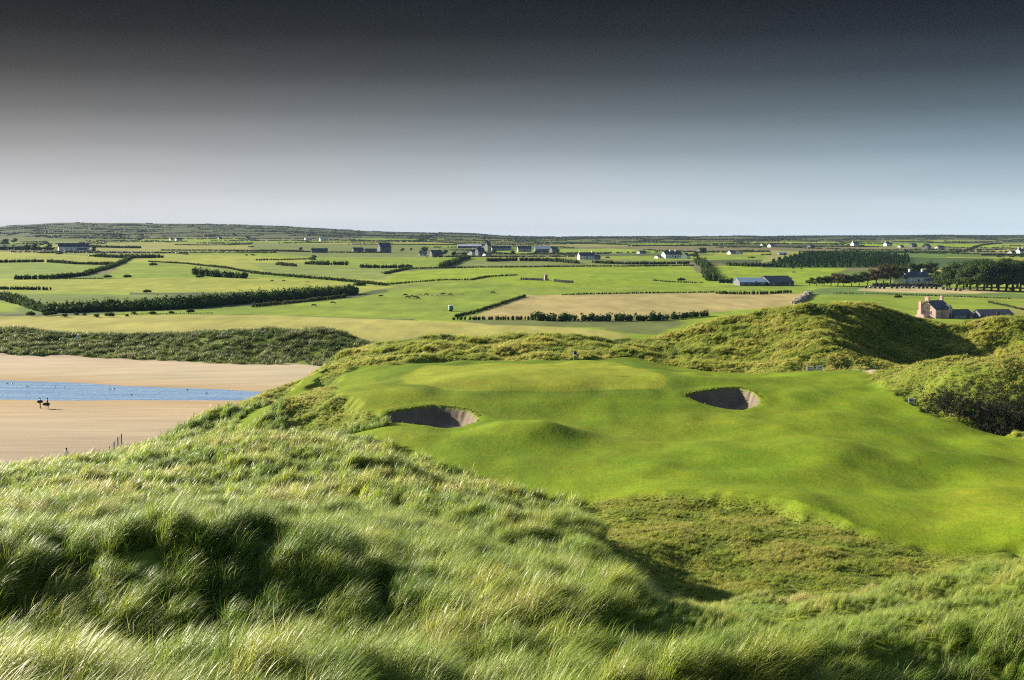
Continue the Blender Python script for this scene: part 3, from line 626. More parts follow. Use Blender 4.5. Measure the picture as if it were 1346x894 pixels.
# rough banks round the green, the dunes behind it and the big dune on the right
PAL_R = np.array([(.085, .15, .014), (.195, .25, .022), (.285, .325, .040), (.355, .35, .06), (.40, .37, .11)])
X, Y = sample_strip(300000, 96, 226); mw = mown_w(X, Y); rw = rough_w(X, Y, mw)
rightside = smooth(.14, .20, X / Y); bank = smooth(-.20, -.12, X / Y) * smooth(103, 112, Y)
zone = (np.maximum(rightside, bank) > .5) | (Y > 127); spx = poly_sd(SANDPATH, X, Y) < -.3
pat = fbm(X / 4.5 + 9, Y / 6, 107, 3); pat2 = fbm(X / .8, Y / 1.1, 108, 2)
backdune = smooth(158, 166, Y) * (1 - smooth(.07, .12, X / Y))
edge = smooth(.35, .9, rw)
cd, ca, cr_ = clump(X, Y * .7, .85, 321)
lay('rough_grass', 'tufted yellow-green rough grass on the banks and dunes round the green', T_rough, X, Y, (rw > .35) & zone & spx & (Y < 216) & (RNG.random(len(X)) < 1.0 - .55 * smooth(.4, 1.05, cd) + .2 * backdune), (.72 - .24 * smooth(.1, 1.0, cd) + .14 * pat + .22 * (cr_ - .5) + .25 * backdune) * (.45 + .55 * edge) * (1 - .62 * bank * (1 - smooth(150, 160, Y))), .48 + .5 * pat + .15 * pat2 + .35 * (cr_ - .5) - .1 * backdune + .22 * bank * (Y < 155), pal=PAL_R, turn=.25, lift=.10 * (1 - smooth(0, .95, cd)) * edge)
# ragged turf fringe along the far lips of the bunkers
fx, fy = [], []
for b_ in BUNK:
    P_b = np.concatenate([b_['p'], b_['p'][:1]]); cyb = P_b[:, 1].mean()
    for q0, q1 in zip(P_b[:-1], P_b[1:]):
        m_b = int(np.hypot(*(q1 - q0)) * 14)
        for _ in range(m_b):
            q = q0 + (q1 - q0) * RNG.random()
            if q[1] > cyb - .3 or RNG.random() < .12: fx.append(q[0] + RNG.normal(0, .10)); fy.append(q[1] + RNG.normal(.12, .10))
fx, fy = np.array(fx), np.array(fy); kp_ = np.max(bunk_sd(fx, fy), 0) < .06
lay('turf_fringe', 'ragged grass fringe along the upper lips of the two bunkers', T_rough, fx, fy, kp_, np.full(len(fx), .26), .35 + .25 * RNG.normal(0, 1, len(fx)), pal=PAL_R, turn=3)
# dunes along the back of the beach
X = RNG.uniform(-170, -18, 15000); Y = RNG.uniform(288, 372, 15000); dw = dune_w(X, Y)
pat = fbm(X / 9, Y / 9, 109, 3); pat2 = fbm(X / 2.6, Y / 2.6, 110, 2); toe = np.interp(X, DUNE[:, 0], DUNE[:, 1]) - 28
lay('dune_grass', 'dark green marram tufts covering the dune along the back of the beach', T_far, X, Y, (dw > .45) & (RNG.random(len(X)) < (.8 + .5 * pat2) * (.35 + .65 * smooth(0, 7, Y - toe))), .72 + .35 * pat2, .30 + .35 * pat + .35 * pat2, sink=.05, pal=np.array([(.050, .085, .020), (.10, .135, .035), (.17, .195, .06), (.26, .27, .11), (.32, .32, .16)]))

# ------------------------------------------------------------------ building blocks for the things
def tag(o, label=None, cat=None, group=None, kind=None):
    if label: o['label'] = label
    if cat: o['category'] = cat
    if group: o['group'] = group
    if kind: o['kind'] = kind
    return o
def empty(name, loc, rz=0.0, label=None, cat=None, group=None):
    o = bpy.data.objects.new(name, None); COL.objects.link(o); o.location = tuple(float(v) for v in loc); o.rotation_euler = (0, 0, rz); o.empty_display_size = .3
    return tag(o, label, cat, group)
class MB:
    """collects simple solids into one mesh"""
    def __init__(s): s.v = []; s.f = []; s.m = []
    def add(s, v, f, m=0):
        n = len(s.v); s.v += [tuple(map(float, p)) for p in v]; s.f += [tuple(i + n for i in q) for q in f]; s.m += [m] * len(f); return s
    def box(s, c, d, m=0, rz=0.0, taper=1.0):
        x, y, z = [k / 2 for k in d]; t = taper
        p = [(-x, -y, -z), (x, -y, -z), (x, y, -z), (-x, y, -z), (-x * t, -y * t, z), (x * t, -y * t, z), (x * t, y * t, z), (-x * t, y * t, z)]
        cs, sn = math.cos(rz), math.sin(rz)
        p = [(a * cs - b_ * sn + c[0], a * sn + b_ * cs + c[1], g + c[2]) for a, b_, g in p]
        return s.add(p, [(0, 3, 2, 1), (4, 5, 6, 7), (0, 1, 5, 4), (1, 2, 6, 5), (2, 3, 7, 6), (3, 0, 4, 7)], m)
    def tube(s, pts, rads, n=6, m=0):
        pts = [np.array(p, float) for p in pts]; V = []; F = []
        for i, p in enumerate(pts):
            d = pts[min(i + 1, len(pts) - 1)] - pts[max(i - 1, 0)]; d /= np.linalg.norm(d) + 1e-9
            a = np.cross(d, (0, 0, 1) if abs(d[2]) < .9 else (1, 0, 0)); a /= np.linalg.norm(a); b_ = np.cross(d, a)
            for k in range(n):
                t = 2 * math.pi * k / n; V.append(p + rads[i] * (a * math.cos(t) + b_ * math.sin(t)))
        for i in range(len(pts) - 1):
            for k in range(n): F.append((i * n + k, i * n + (k + 1) % n, (i + 1) * n + (k + 1) % n, (i + 1) * n + k))
        F.append(tuple(range(n - 1, -1, -1))); F.append(tuple((len(pts) - 1) * n + k for k in range(n)))
        return s.add(V, F, m)
    def mesh(s, name, mats, smooth_=False):
        me = bpy.data.meshes.new(name); me.from_pydata(s.v, [], s.f)
        for m in mats: me.materials.append(m)
        if len(mats) > 1: me.polygons.foreach_set('material_index', np.array(s.m, np.int32))
        if smooth_: me.polygons.foreach_set('use_smooth', np.ones(len(s.f), bool))
        me.update(); return me
    def build(s, name, mats, parent=None, smooth_=False):
        if not isinstance(mats, (list, tuple)): mats = [mats]
        return link(name, s.mesh(name, mats, smooth_), parent)
def copy_tree(o, parent=None):
    c = o.copy(); COL.objects.link(c)
    if parent is not None: c.parent = parent
    for ch in list(o.children): copy_tree(ch, c)
    return c
def bevelled(o, w, seg=2):
    m = o.modifiers.new('bevel', 'BEVEL'); m.width = w; m.segments = seg; m.limit_method = 'ANGLE'; return o

# ------------------------------------------------------------------ hedges, bushes, trees
def leaf_mat(name, col, var=.5):
    m, nt, b, out = new_mat(name)
    a = nnode(nt, 'ShaderNodeAttribute', attribute_name='leaf'); oi = nt.nodes.new('ShaderNodeObjectInfo')
    sp = nt.nodes.new('ShaderNodeSeparateColor'); nt.links.new(a.outputs['Color'], sp.inputs[0])
    f = math_n(nt, 'MULTIPLY', maprange(nt, sp.outputs['Red'], 0, 1, 1 - var, 1 + var), maprange(nt, oi.outputs['Random'], 0, 1, .82, 1.18))
    sc = nnode(nt, 'ShaderNodeVectorMath', operation='SCALE'); sc.inputs[0].default_value = col; nt.links.new(f, sc.inputs['Scale'])
    h = nt.nodes.new('ShaderNodeHueSaturation'); nt.links.new(sc.outputs[0], h.inputs['Color']); nt.links.new(maprange(nt, sp.outputs['Green'], 0, 1, .475, .52), h.inputs['Hue'])
    nt.links.new(h.outputs[0], b.inputs['Base Color']); b.inputs['Roughness'].default_value = .7; b.inputs['Specular IOR Level'].default_value = .04
    tr = nt.nodes.new('ShaderNodeBsdfTranslucent'); nt.links.new(h.outputs[0], tr.inputs['Color']); ms = nt.nodes.new('ShaderNodeMixShader'); ms.inputs[0].default_value = .22
    nt.links.new(b.outputs[0], ms.inputs[1]); nt.links.new(tr.outputs[0], ms.inputs[2]); nt.links.new(ms.outputs[0], out.inputs[0])
    return m
M_leaf = leaf_mat('hedge_leaves', (.054, .092, .022)); M_tree = leaf_mat('tree_leaves', (.056, .088, .022)); M_brownleaf = leaf_mat('copper_leaves', (.10, .082, .032)); M_pale = leaf_mat('scrub_leaves', (.085, .105, .035))
M_bark = simple_mat('bark', (.10, .08, .06), .9, .1, .3, 6)
_ico = None
def ico():
    global _ico
    if _ico is None:
        bm = bmesh.new(); bmesh.ops.create_icosphere(bm, subdivisions=1, radius=1); bm.verts.ensure_lookup_table()
        _ico = (np.array([v.co[:] for v in bm.verts]), np.array([[v.index for v in f.verts] for f in bm.faces])); bm.free()
    return _ico
def leaf_cloud(name, lumps, per, size, mat, rng, core=.72):
    """crown or hedge: leaf clusters scattered through overlapping lumps, denser towards their skin"""
    lumps = np.array(lumps, float); n = len(lumps); iv, it = ico()
    k = np.repeat(np.arange(n), per); N = len(k)
    d = rng.normal(0, 1, (N, 3)); d /= np.linalg.norm(d, axis=1)[:, None]; d[:, 2] = np.where(d[:, 2] < -.35, -d[:, 2], d[:, 2])
    rr = rng.uniform(.68, 1.12, N)[:, None]
    c = lumps[k, :3] + d * lumps[k, 3:6] * rr
    nn = d + rng.normal(0, .7, (N, 3)); nn /= np.linalg.norm(nn, axis=1)[:, None]
    t = np.cross(nn, rng.normal(0, 1, (N, 3))); t /= np.linalg.norm(t, axis=1)[:, None]; bt = np.cross(nn, t)
    s = (np.asarray(size) * rng.uniform(.5, 1.2, N))[:, None] * .5; s2 = s * rng.uniform(.5, 1.0, N)[:, None]
    V = np.stack([c - t * s, c - bt * s2 * .8, c + t * s, c + bt * s2], 1).reshape(-1, 3); Q = np.arange(4 * N).reshape(-1, 4)
    lc = np.repeat(np.stack([np.clip(rng.normal(.5, .25, N), 0, 1), rng.random(N), rr[:, 0] * 0], 1), 4, 0)
    cv = (lumps[:, None, :3] + iv[None] * lumps[:, None, 3:6] * core * rng.uniform(.85, 1.1, (n, len(iv), 1))).reshape(-1, 3)
    cq = (it[None] + (np.arange(n) * len(iv))[:, None, None] + 4 * N).reshape(-1, 3)
    me = bpy.data.meshes.new(name); fl = [tuple(q) for q in Q] + [tuple(q) for q in cq]
    me.from_pydata(np.concatenate([V, cv]).tolist(), [], fl); me.materials.append(mat)
    vcol(me, 'leaf', np.concatenate([lc, np.tile([.3, .5, 0], (len(cv), 1))])); me.update(); return me
def along(pxs, step, **k):
    """ground points along a line drawn through photo points"""
    w = np.array([gcast(x, y, **k) for x, y in pxs]); out = []
    for a, b_ in zip(w[:-1], w[1:]):
        L = np.hypot(*(b_ - a)[:2]); m = max(1, int(L / step))
        for j in range(m): out.append(a + (b_ - a) * (j + .5) / m)
    return np.array(out)
HR = np.random.default_rng(11)
def hedge(label, pxs, hpx, kindname='hedge', mat=None, wide=1.0, gap=0.0, group=None, rows=1, per=9):
    mid = gcast(*pxs[len(pxs) // 2], y0=300); h = hpx * mid[1] / FPX
    pts = along(pxs, max(h * .20, .45), y0=300); lumps = []
    for r in range(rows):
        for p in pts:
            if HR.random() < gap: continue
            q = p + np.array([HR.normal(0, .25 * h * wide), HR.normal(0, .30 * h * wide) + r * h * 1.1, 0])
            hh = h * (.50 + .45 * HR.random() ** 1.5 + .40 * (1 + float(fbm(np.array([p[0] / (9 * h)]), np.array([p[1] / (9 * h)]), 55, 3)[0]))) * (1 + .25 * r * (rows > 1)); 
            lumps.append((q[0], q[1], q[2] + hh * .45, h * .42 * wide * HR.uniform(.7, 1.3), h * .45 * wide * HR.uniform(.7, 1.3), hh * .55))
    if not lumps: return
    L = np.array(lumps); o0 = L[:, :3].mean(0); o0[2] = L[:, 2].min(); L[:, :3] -= o0
    L[:, 2] = np.array([hz(a[0] + o0[0], a[1] + o0[1]) for a in L]) - o0[2] + L[:, 5] * .55
    o = link(kindname, leaf_cloud(kindname, L, per, h * .34, mat or M_leaf, HR)); o.location = o0
    return tag(o, label, kindname.replace('_', ' '), group)
HEDGES = [
 ('dark field hedge running left from the gap in the top left field', [(-30, 345.5), (0, 345.5), (57, 344.5)], 4.5),
 ('dark field hedge right of the gap in the top left field', [(63, 345), (100, 347.5), (150, 348.5)], 4.5),
 ('bushy hedge slanting down from the scrub to the yellow field', [(172, 338.5), (160, 346), (140, 353.5), (110, 362.5), (70, 366.5), (20, 367.5)], 5.5),
 ('low straight hedge below the slanting hedge on the left', [(55, 367.5), (136, 366.5)], 2.2),
 ('low bush line beneath the pale field on the left', [(-30, 380), (0, 380.5), (65, 381.5)], 4.5),
 ('dark scrub bank under the hill field on the left', [(255, 361), (285, 364), (322, 366)], 9),
 ('thin hedge curving down from the scrub towards the middle', [(195, 344.5), (245, 347), (300, 353), (345, 361)], 2.8),
 ('continuing hedge line dropping to the pasture', [(330, 359.5), (375, 363.5), (420, 367), (470, 371.5), (506, 375.5)], 4.2),
 ('rounded dark clump at the end of the pasture hedge', [(466, 375.5), (480, 375.5)], 5.5),
 ('row of small scattered bushes in the middle left field', [(365, 348.5), (388, 350.5)], 5),
 ('ragged row of bushes above the middle left field', [(404, 347.5), (430, 348.5), (458, 348.5)], 6),
 ('row of round bushes left of the middle pasture', [(475, 352), (500, 352.5), (538, 352)], 5.5),
 ('short hedge slanting below the round bushes', [(506, 360.5), (522, 357), (537, 353.5)], 3.5),
 ('thin hedge on the far side of the cattle pasture', [(504, 375), (540, 371.5), (585, 368.5), (620, 368.5), (640, 364.5), (680, 362)], 2.8),
 ('long thin hedge along the top of the bright middle field', [(540, 353.5), (620, 352), (700, 351.5), (770, 350.5), (840, 350.5), (912, 349.5)], 2.6),
 ('thick hedge climbing to the hamlet', [(580, 352), (594, 347.5), (603, 343), (616, 340)], 6),
 ('broad leafy hedge dropping straight down right of the bright field', [(917, 346), (925, 350), (929, 357), (932, 366), (936, 369.5)], 9),
 ('dark hedge behind the tan field', [(738, 388), (800, 386.5), (870, 385.5), (940, 384.5)], 2.6),
 ('scrubby bushes behind the right end of the tan field', [(940, 386), (965, 387), (1000, 387), (1040, 385)], 4.5),
 ('near hedge of the lane left of the tan field', [(600, 417), (625, 411), (650, 403.5), (672, 396), (690, 390)], 4.0),
 ('low dark hedge at the lower left corner of the tan field', [(594, 420.5), (640, 420.5), (695, 420.5)], 5.5),
 ('tall dark hedge row along the lower side of the tan field', [(698, 421), (740, 422), (790, 422), (840, 421.5), (874, 421)], 12),
 ('thin open hedge with gaps right of the tall hedge row', [(878, 420), (912, 417), (930, 415)], 9),
 ('bush line under the dark barn and along the meadow', [(858, 369), (880, 371), (925, 372.5)], 2.2),
 ('round bushes left of the blue-roofed barn', [(945, 372), (968, 372)], 6.5),
 ('low ruined hedge line across the meadow before the bales', [(1095, 386), (1150, 386.5), (1230, 389.5), (1330, 393)], 2.2),
 ('long dark hedge below the row of cottages in the middle', [(640, 344), (672, 343), (720, 343.5), (760, 346.5)], 5),
 ('dark hedge right of the middle villa', [(780, 346), (820, 347.5), (860, 347.5), (905, 347)], 4.5),
 ('dark bush belt right of the broad hedge', [(955, 349), (985, 350.5), (1030, 350.5)], 5.5),
 ('hedge dividing the pale fields on the upper left', [(212, 329.5), (290, 329.8), (340, 330), (400, 331)], 2.2),
 ('second hedge below the upper left fields', [(336, 342.5), (370, 342), (405, 341)], 2.4),
 ('hedge along the lane under the dark cottage', [(336, 330.5), (400, 331.5), (470, 332.5), (510, 332.5)], 2.2),
 ('dark line of trees left of the white farmhouse', [(0, 328.5), (20, 328.5), (70, 329)], 5),
 ('hedge right of the white farmhouse', [(120, 325), (150, 326), (185, 326.5)], 3.5),
 ('scrub patch below the white farmhouse', [(128, 338), (160, 339), (190, 339.5), (212, 339)], 6),
 ('hedge across the far fields behind the villa', [(840, 323), (880, 323.5), (940, 323.5), (1000, 326)], 1.7),
 ('hedge below the two white bungalows far right', [(1050, 331.5), (1120, 332), (1190, 332.5), (1240, 333.5)], 2.2),
 ('dark hedge by the white cluster at the right edge', [(1290, 336), (1320, 336), (1346, 336)], 3),
 ('thin hedge climbing the far right hillside', [(1271, 329), (1288, 323), (1316, 320.5)], 1.8),
 ('far hedge crossing the hill foot on the left', [(230, 322), (300, 322.5), (330, 321)], 1.6),
 ('distant hedge along the middle hill foot', [(500, 321.5), (560, 322), (620, 322.5), (640, 322)], 1.6),
 ('dark field edge bushes on the seaward side of the cattle pasture', [(150, 414), (210, 413), (280, 412)], 1.8),
 ('hedge along the upper edge of the heathy hill on the left', [(40, 308), (100, 307.5), (160, 308)], 1.4),
 ('hedge running down the middle of the far hill', [(545, 318), (560, 313), (575, 310)], 1.3),
 ('garden shrubs on the bank below the white house in the wood', [(1150, 376.5), (1175, 377), (1200, 377), (1235, 377)], 6),
 ('scrub on the slope behind the pink farmhouse', [(1300, 398), (1320, 402), (1346, 408)], 3),
]
for lab, pts, h in HEDGES:
    hedge(lab, pts, h, gap=.22 if 'scattered' in lab or 'ragged' in lab or 'gaps' in lab or 'scrubby' in lab else .03, mat=M_pale if 'scrub on' in lab or 'garden' in lab else None)
hedge('broad dark thicket of wind-cut shrubs between the yellow field and the pasture', [(55, 411), (90, 411), (130, 409.5), (190, 408), (240, 406), (300, 400.5), (360, 396), (420, 391), (466, 386.5)], 11, 'thicket', rows=3, wide=1.15, per=13)
hedge('dark thicket branch running up to the left edge above the yellow field', [(-20, 392), (5, 394), (25, 400), (45, 407), (62, 411)], 8, 'thicket', rows=2, per=13)
hedge('paler scrub along the near side of the dark thicket', [(330, 404), (370, 400), (420, 395), (455, 391)], 5, 'thicket', mat=M_pale, gap=.1)
# earth-and-stone field bank by the tan field
M_stone = simple_mat('field_stone', (.27, .25, .21), .9, .15, .35, 1.2, bump=.4)
mb = MB(); pts = along([(1045, 401), (1056, 393), (1064, 386.5)], .9, y0=300)
for p in pts:
    for q in range(3):
        mb.box((p[0] + HR.normal(0, .5), p[1] + HR.normal(0, .5), p[2] + .35 + .35 * q), (1.2 * HR.uniform(.7, 1.2), 1.1 * HR.uniform(.7, 1.2), .55), 0, HR.uniform(0, 3), .8)
tag(mb.build('stone_bank', M_stone), 'grey stone field bank at the right end of the tan field', 'wall')
# scrub and field walls of the far hillside, one mass
def patch_id(X, Y):
    sz = np.where(Y < 1500, 120.0, 210.0); ang = .25; xr = X * math.cos(ang) + Y * math.sin(ang); yr = -X * math.sin(ang) + Y * math.cos(ang)
    xr = xr + 18 * vnoise(X / 150, Y / 150, 7); yr = yr + 18 * vnoise(X / 170, Y / 170, 8); j = np.floor(yr / (sz * 1.15)); i = np.floor(xr / sz + .5 * _hash(j, j, 3) * 2); return i * 7919 + j
Xs, Ys_ = sample_strip(900000, 1250, 4620, .42); hr_ = .00055 * Ys_ + .8
ed = (patch_id(Xs, Ys_) != patch_id(Xs + 4.5, Ys_)) | (patch_id(Xs, Ys_) != patch_id(Xs, Ys_ + 6.0))
ed &= fbm(Xs / 160, Ys_ / 160, 131, 2) > -.18
cl_ = (fbm(Xs / 55, Ys_ / 75, 132, 3) > .40) & (Ys_ > 2300) & (RNG.random(len(Xs)) < .18)
infield = np.zeros(len(Xs), bool)
for P_f, c_f in FIELDS:
    lo_, hi_ = P_f.min(0), P_f.max(0); m_f = (Xs > lo_[0]) & (Xs < hi_[0]) & (Ys_ > lo_[1]) & (Ys_ < hi_[1]); infield[m_f] |= poly_sd(P_f, Xs[m_f], Ys_[m_f]) > 4
kp = (ed | cl_) & ~infield
_sl = [(0, 0, .5, .9, .7, .6), (.9, .2, .45, .8, .6, .5), (-.8, -.2, .4, .8, .6, .5)]
M_scr = grass_mat('scrub_leaf', .1, .1, .99); T_scr = [bpy.data.objects.new('scrub', leaf_cloud('scrub', _sl, 10, .55, M_scr, HR)) for _ in range(3)]
for t_ in T_scr: vcol(t_.data, 'blade', np.tile(HR.random((len(t_.data.vertices), 1)), (1, 3)) * np.array([1, 1, .5]))
lay('hillside_scrub', 'dark scrub and hedge lines dividing the small far fields and the hillside', T_scr, Xs, Ys_, kp, 1.25 + .35 * smooth(1500, 3500, Ys_), RNG.random(len(Xs)), sink=.1, pal=np.array([(.030, .052, .016), (.055, .075, .028)]), turn=3)
# small dark bushes dotted along the pasture edge
spots = [(41, 415.3), (60, 415.5), (69, 414.6), (85, 417), (101, 414.5), (111, 415.3), (127, 417.5), (145, 416.5), (167, 416.2), (176, 413.5), (201, 413.5), (225, 412.5), (250, 411.5)]
bush0 = leaf_cloud('bush', [(0, 0, .5, .8, .8, .6), (.6, .2, .4, .6, .6, .45), (-.5, -.1, .35, .6, .5, .4)], 40, .45, M_leaf, HR)
for i, (x, y) in enumerate(spots):
    p = gcast(x, y, y0=330); o = link('bush', bush0); o.location = p; s_ = HR.uniform(.7, 1.4); o.scale = (s_, s_, s_); o.rotation_euler = (0, 0, HR.uniform(0, 6))
    tag(o, 'small dark bush dotted along the strip between the yellow field and the thicket', 'bush', 'small bushes along the strip above the yellow field')
for x, y, lab in ((141, 365.5, 'round dark bush standing alone right of the low hedge end'), (167, 365.2, 'small dark bush on the field boundary below the hill'), (201, 349.5, 'single small bush in the hill field'), (262, 365.3, 'tiny dark bush under the scrub bank'), (193, 385, 'dark shrub on the upper rim of the thicket'), (1180, 392, 'low bush in the meadow above the pink farmhouse'), (895, 369.5, 'lone low bush in the bright field')):
    p = gcast(x, y, y0=330); o = link('bush', bush0); o.location = p; s_ = 1.6 * p[1] / 700; o.scale = (s_ * 1.2, s_, s_); tag(o, lab, 'bush')

def make_tree(h, rng, mat, lean=.12, spread=.42):
    """parts of a wind-leaned tree: a trunk with limbs and a crown of leaf clusters"""
    mb = MB(); top = np.array([lean * h, 0, h * .62])
    mb.tube([(0, 0, -.6), (lean * .1 * h, 0, h * .22), (lean * .5 * h, 0, h * .45), tuple(top)], [h * .034, h * .026, h * .018, h * .008], 7)
    lumps = []
    for k in range(9):
        a = k * 2.4 + rng.uniform(-.3, .3); t = rng.uniform(.25, .62); s = np.array([lean * h * t / .62, 0, h * t]); r = spread * h * rng.uniform(.55, 1.0) * (1.2 - t)
        e = s + np.array([math.cos(a) * r + lean * h * .5, math.sin(a) * r, h * rng.uniform(.12, .30)])
        mb.tube([s, (s + e) / 2 + np.array([0, 0, .03 * h]), e], [h * .012, h * .008, h * .004], 5)
        lumps.append((*e, h * rng.uniform(.13, .20), h * rng.uniform(.13, .20), h * rng.uniform(.10, .15)))
    lumps += [(lean * h * 1.1, 0, h * .80, h * .24, h * .22, h * .19), (lean * h * .8, 0, h * .58, h * .28, h * .28, h * .20)]
    for k in range(6):
        a = k * 1.05 + rng.uniform(-.3, .3); r = h * spread * rng.uniform(.45, .8); lumps.append((lean * h * .5 + math.cos(a) * r, math.sin(a) * r, h * rng.uniform(.27, .42), h * rng.uniform(.15, .20), h * rng.uniform(.15, .20), h * rng.uniform(.12, .17)))
    return mb.mesh('trunk', [M_bark], True), leaf_cloud('crown', lumps, 95, h * .060, mat, rng, .62)
TR = np.random.default_rng(5)
TREES = [make_tree(10, TR, M_tree), make_tree(10, TR, M_tree, .2, .5), make_tree(10, TR, M_brownleaf, .22, .5), make_tree(10, TR, M_tree, .06, .34)]
def tree(px, py, hpx, var, label, group=None, dy=0.0, cat='tree', wide=1.0):
    p = gcast(px, py, y0=330)
    if dy: p[0] *= (p[1] + dy) / p[1]; p[1] += dy; p[2] = hz(p[0], p[1])
    s = hpx * p[1] / FPX / 10.0 / .98
    e = empty('tree', p, TR.uniform(-.5, .5), label, cat, group); e.scale = (s * wide, s * wide, s)
    t, c = TREES[var]; link('trunk', t, e); link('crown', c, e); return e
ORD = ['first', 'second', 'third', 'fourth', 'fifth', 'sixth', 'seventh', 'eighth', 'ninth', 'tenth', 'eleventh', 'twelfth', 'thirteenth', 'fourteenth', 'fifteenth', 'sixteenth', 'seventeenth', 'eighteenth', 'nineteenth', 'twentieth', 'twenty-first', 'twenty-second']
g1 = [(1064, 375.5, 11, 0), (1073, 376, 13, 1), (1083, 376, 14, 1), (1092, 376, 17, 2), (1101, 376.5, 17, 2), (1109, 376, 15, 0), (1119, 376, 17, 1), (1129, 375.5, 19, 0), (1140, 375, 22, 2), (1151, 374, 25, 2), (1161, 373, 26, 2), (1170, 372.5, 25, 1), (1179, 371, 22, 0)]
for i, (x, y, h, v) in enumerate(g1): tree(x, y, h, v, '%s tree from the left in the windswept grove left of the white house' % ORD[i], 'trees of the windswept grove', wide=1.25)
for i, (x, y, h, v, d) in enumerate([(1192, 366, 20, 0, 14), (1206, 366, 18, 3, 16), (1217, 366, 22, 1, 14), (1228, 371, 15, 0, 0)]): tree(x, y, h, v, '%s tree from the left behind the white house in the wood' % ORD[i], 'trees behind the white house', d, wide=1.2)
g2 = [(1238, 379, 22, 0, 0), (1248, 380.5, 26, 3, 0), (1257, 381, 30, 0, 0), (1266, 381.5, 33, 1, 0), (1275, 382, 36, 3, 0), (1284, 382.5, 37, 0, 0), (1293, 382.5, 38, 1, 0), (1303, 382.5, 38, 3, 0), (1312, 382.5, 39, 0, 0), (1322, 382.5, 38, 1, 0), (1331, 382.5, 39, 3, 0), (1341, 383, 39, 0, 0), (1351, 383, 39, 1, 0)]
for i, (x, y, h, v, d) in enumerate(g2): tree(x, y, h, v, '%s front tree from the left of the big dark wood' % ORD[i], 'trees at the front of the dark wood', wide=1.3)
for i, x in enumerate(np.linspace(1244, 1350, 9)): tree(float(x), 379 + .03 * (x - 1244), 32 + 5 * min(1, (x - 1244) / 40) + TR.uniform(-2, 2), int(TR.integers(0, 4)), '%s tree from the left in the back row of the big dark wood' % ORD[i], 'trees in the back row of the dark wood', 22, wide=1.4)
tree(1330, 383.5, 7, 0, 'small round tree standing alone in front of the dark wood', wide=1.3)
for x, y, h, v, lab in [(62, 329.5, 9, 0, 'dark tree behind the left gable of the white farmhouse'), (45, 329.5, 9, 3, 'dark tree left of the white farmhouse'), (33, 329, 8, 1, 'tree at the left end of the dark line by the white farmhouse'), (18, 320, 7, 0, 'round dark tree on the horizon at the far left'), (4, 322, 8, 1, 'dark tree at the left picture edge'), (112, 330, 8, 0, 'tree touching the right end of the white farmhouse'), (123, 331, 7, 3, 'small tree right of the white farmhouse'),
     (555, 333, 9, 1, 'tree behind the white-fronted barn'), (583, 336, 8, 0, 'tree right of the dark gabled house in the hamlet'), (596, 337.5, 7, 3, 'tree in the middle of the hamlet hedge'), (608, 338, 7, 1, 'tree left of the white gables of the hamlet'), (528, 331, 5, 0, 'small tree between the tall dark house and the white-fronted barn'), (648, 334, 7, 0, 'tree right of the white gables of the hamlet'), (672, 335, 6, 1, 'tree left of the grey terrace'), (732, 334, 7, 3, 'tree at the right end of the long barn'), (702, 336, 6, 0, 'tree in front of the long barn'), (912, 340, 10, 0, 'dark round tree at the right end of the white farm terrace'), (921, 334, 9, 1, 'dark tall tree behind the white farm terrace'), (783, 341, 5, 3, 'shrub-like tree right of the white-gabled villa'), (847, 318, 3.5, 0, 'far dark tree near the right skyline'), (1043, 351.5, 6, 0, 'dark tree on the lower edge of the plantation'), (1057, 351.5, 5.5, 1, 'second dark tree on the lower edge of the plantation'), (1034, 372, 8, 1, 'tree right of the big dark shed'), (410, 344, 9, 0, 'dark tree in the hedge under the dark cottage'), (395, 330, 5, 3, 'tree left of the dark cottage'), (540, 330, 4, 3, 'small round tree right of the tall dark house'), (1098, 331.5, 4, 0, 'tree on the skyline hedge left of the bungalows'), (1190, 333, 5, 1, 'tree below the second white bungalow')]:
    tree(x, y, h, v, lab, wide=1.4)
# young conifer plantation in rows
_cl = [(0, 0, .35 + .5 * k, .75 - .22 * k, .75 - .22 * k, .42) for k in range(4)]
T_con = [bpy.data.objects.new('conifer', leaf_cloud('conifer', _cl, 16, .6, grass_mat('conifer_needles', .05, .0, .99), HR)) for _ in range(2)]
for t_ in T_con: vcol(t_.data, 'blade', np.tile(HR.random((len(t_.data.vertices), 1)), (1, 3)) * np.array([1, 1, .5]))
PLT = world_poly([(1006, 352), (1018, 345), (1062, 334), (1150, 335), (1196, 339), (1196, 352)], step=25, y0=330); lo, hi = PLT.min(0), PLT.max(0)
gx_, gy_ = np.meshgrid(np.arange(lo[0], hi[0], 5.5), np.arange(lo[1], hi[1], 3.6)); gx_ = gx_.ravel() + .16 * (gy_.ravel() - lo[1]) % 5.5; gy_ = gy_.ravel() + HR.normal(0, .6, gx_.size); gx_ = gx_ + HR.normal(0, .4, gx_.size)
kk = poly_sd(PLT, gx_, gy_) > 1
lay('conifer_plantation', 'dark green young conifer plantation planted in rows on the right', T_con, gx_, gy_, kk, np.full(gx_.size, 1.5), .4 + .3 * HR.random(gx_.size), pal=np.array([(.03, .062, .018), (.045, .085, .022)]), turn=3)

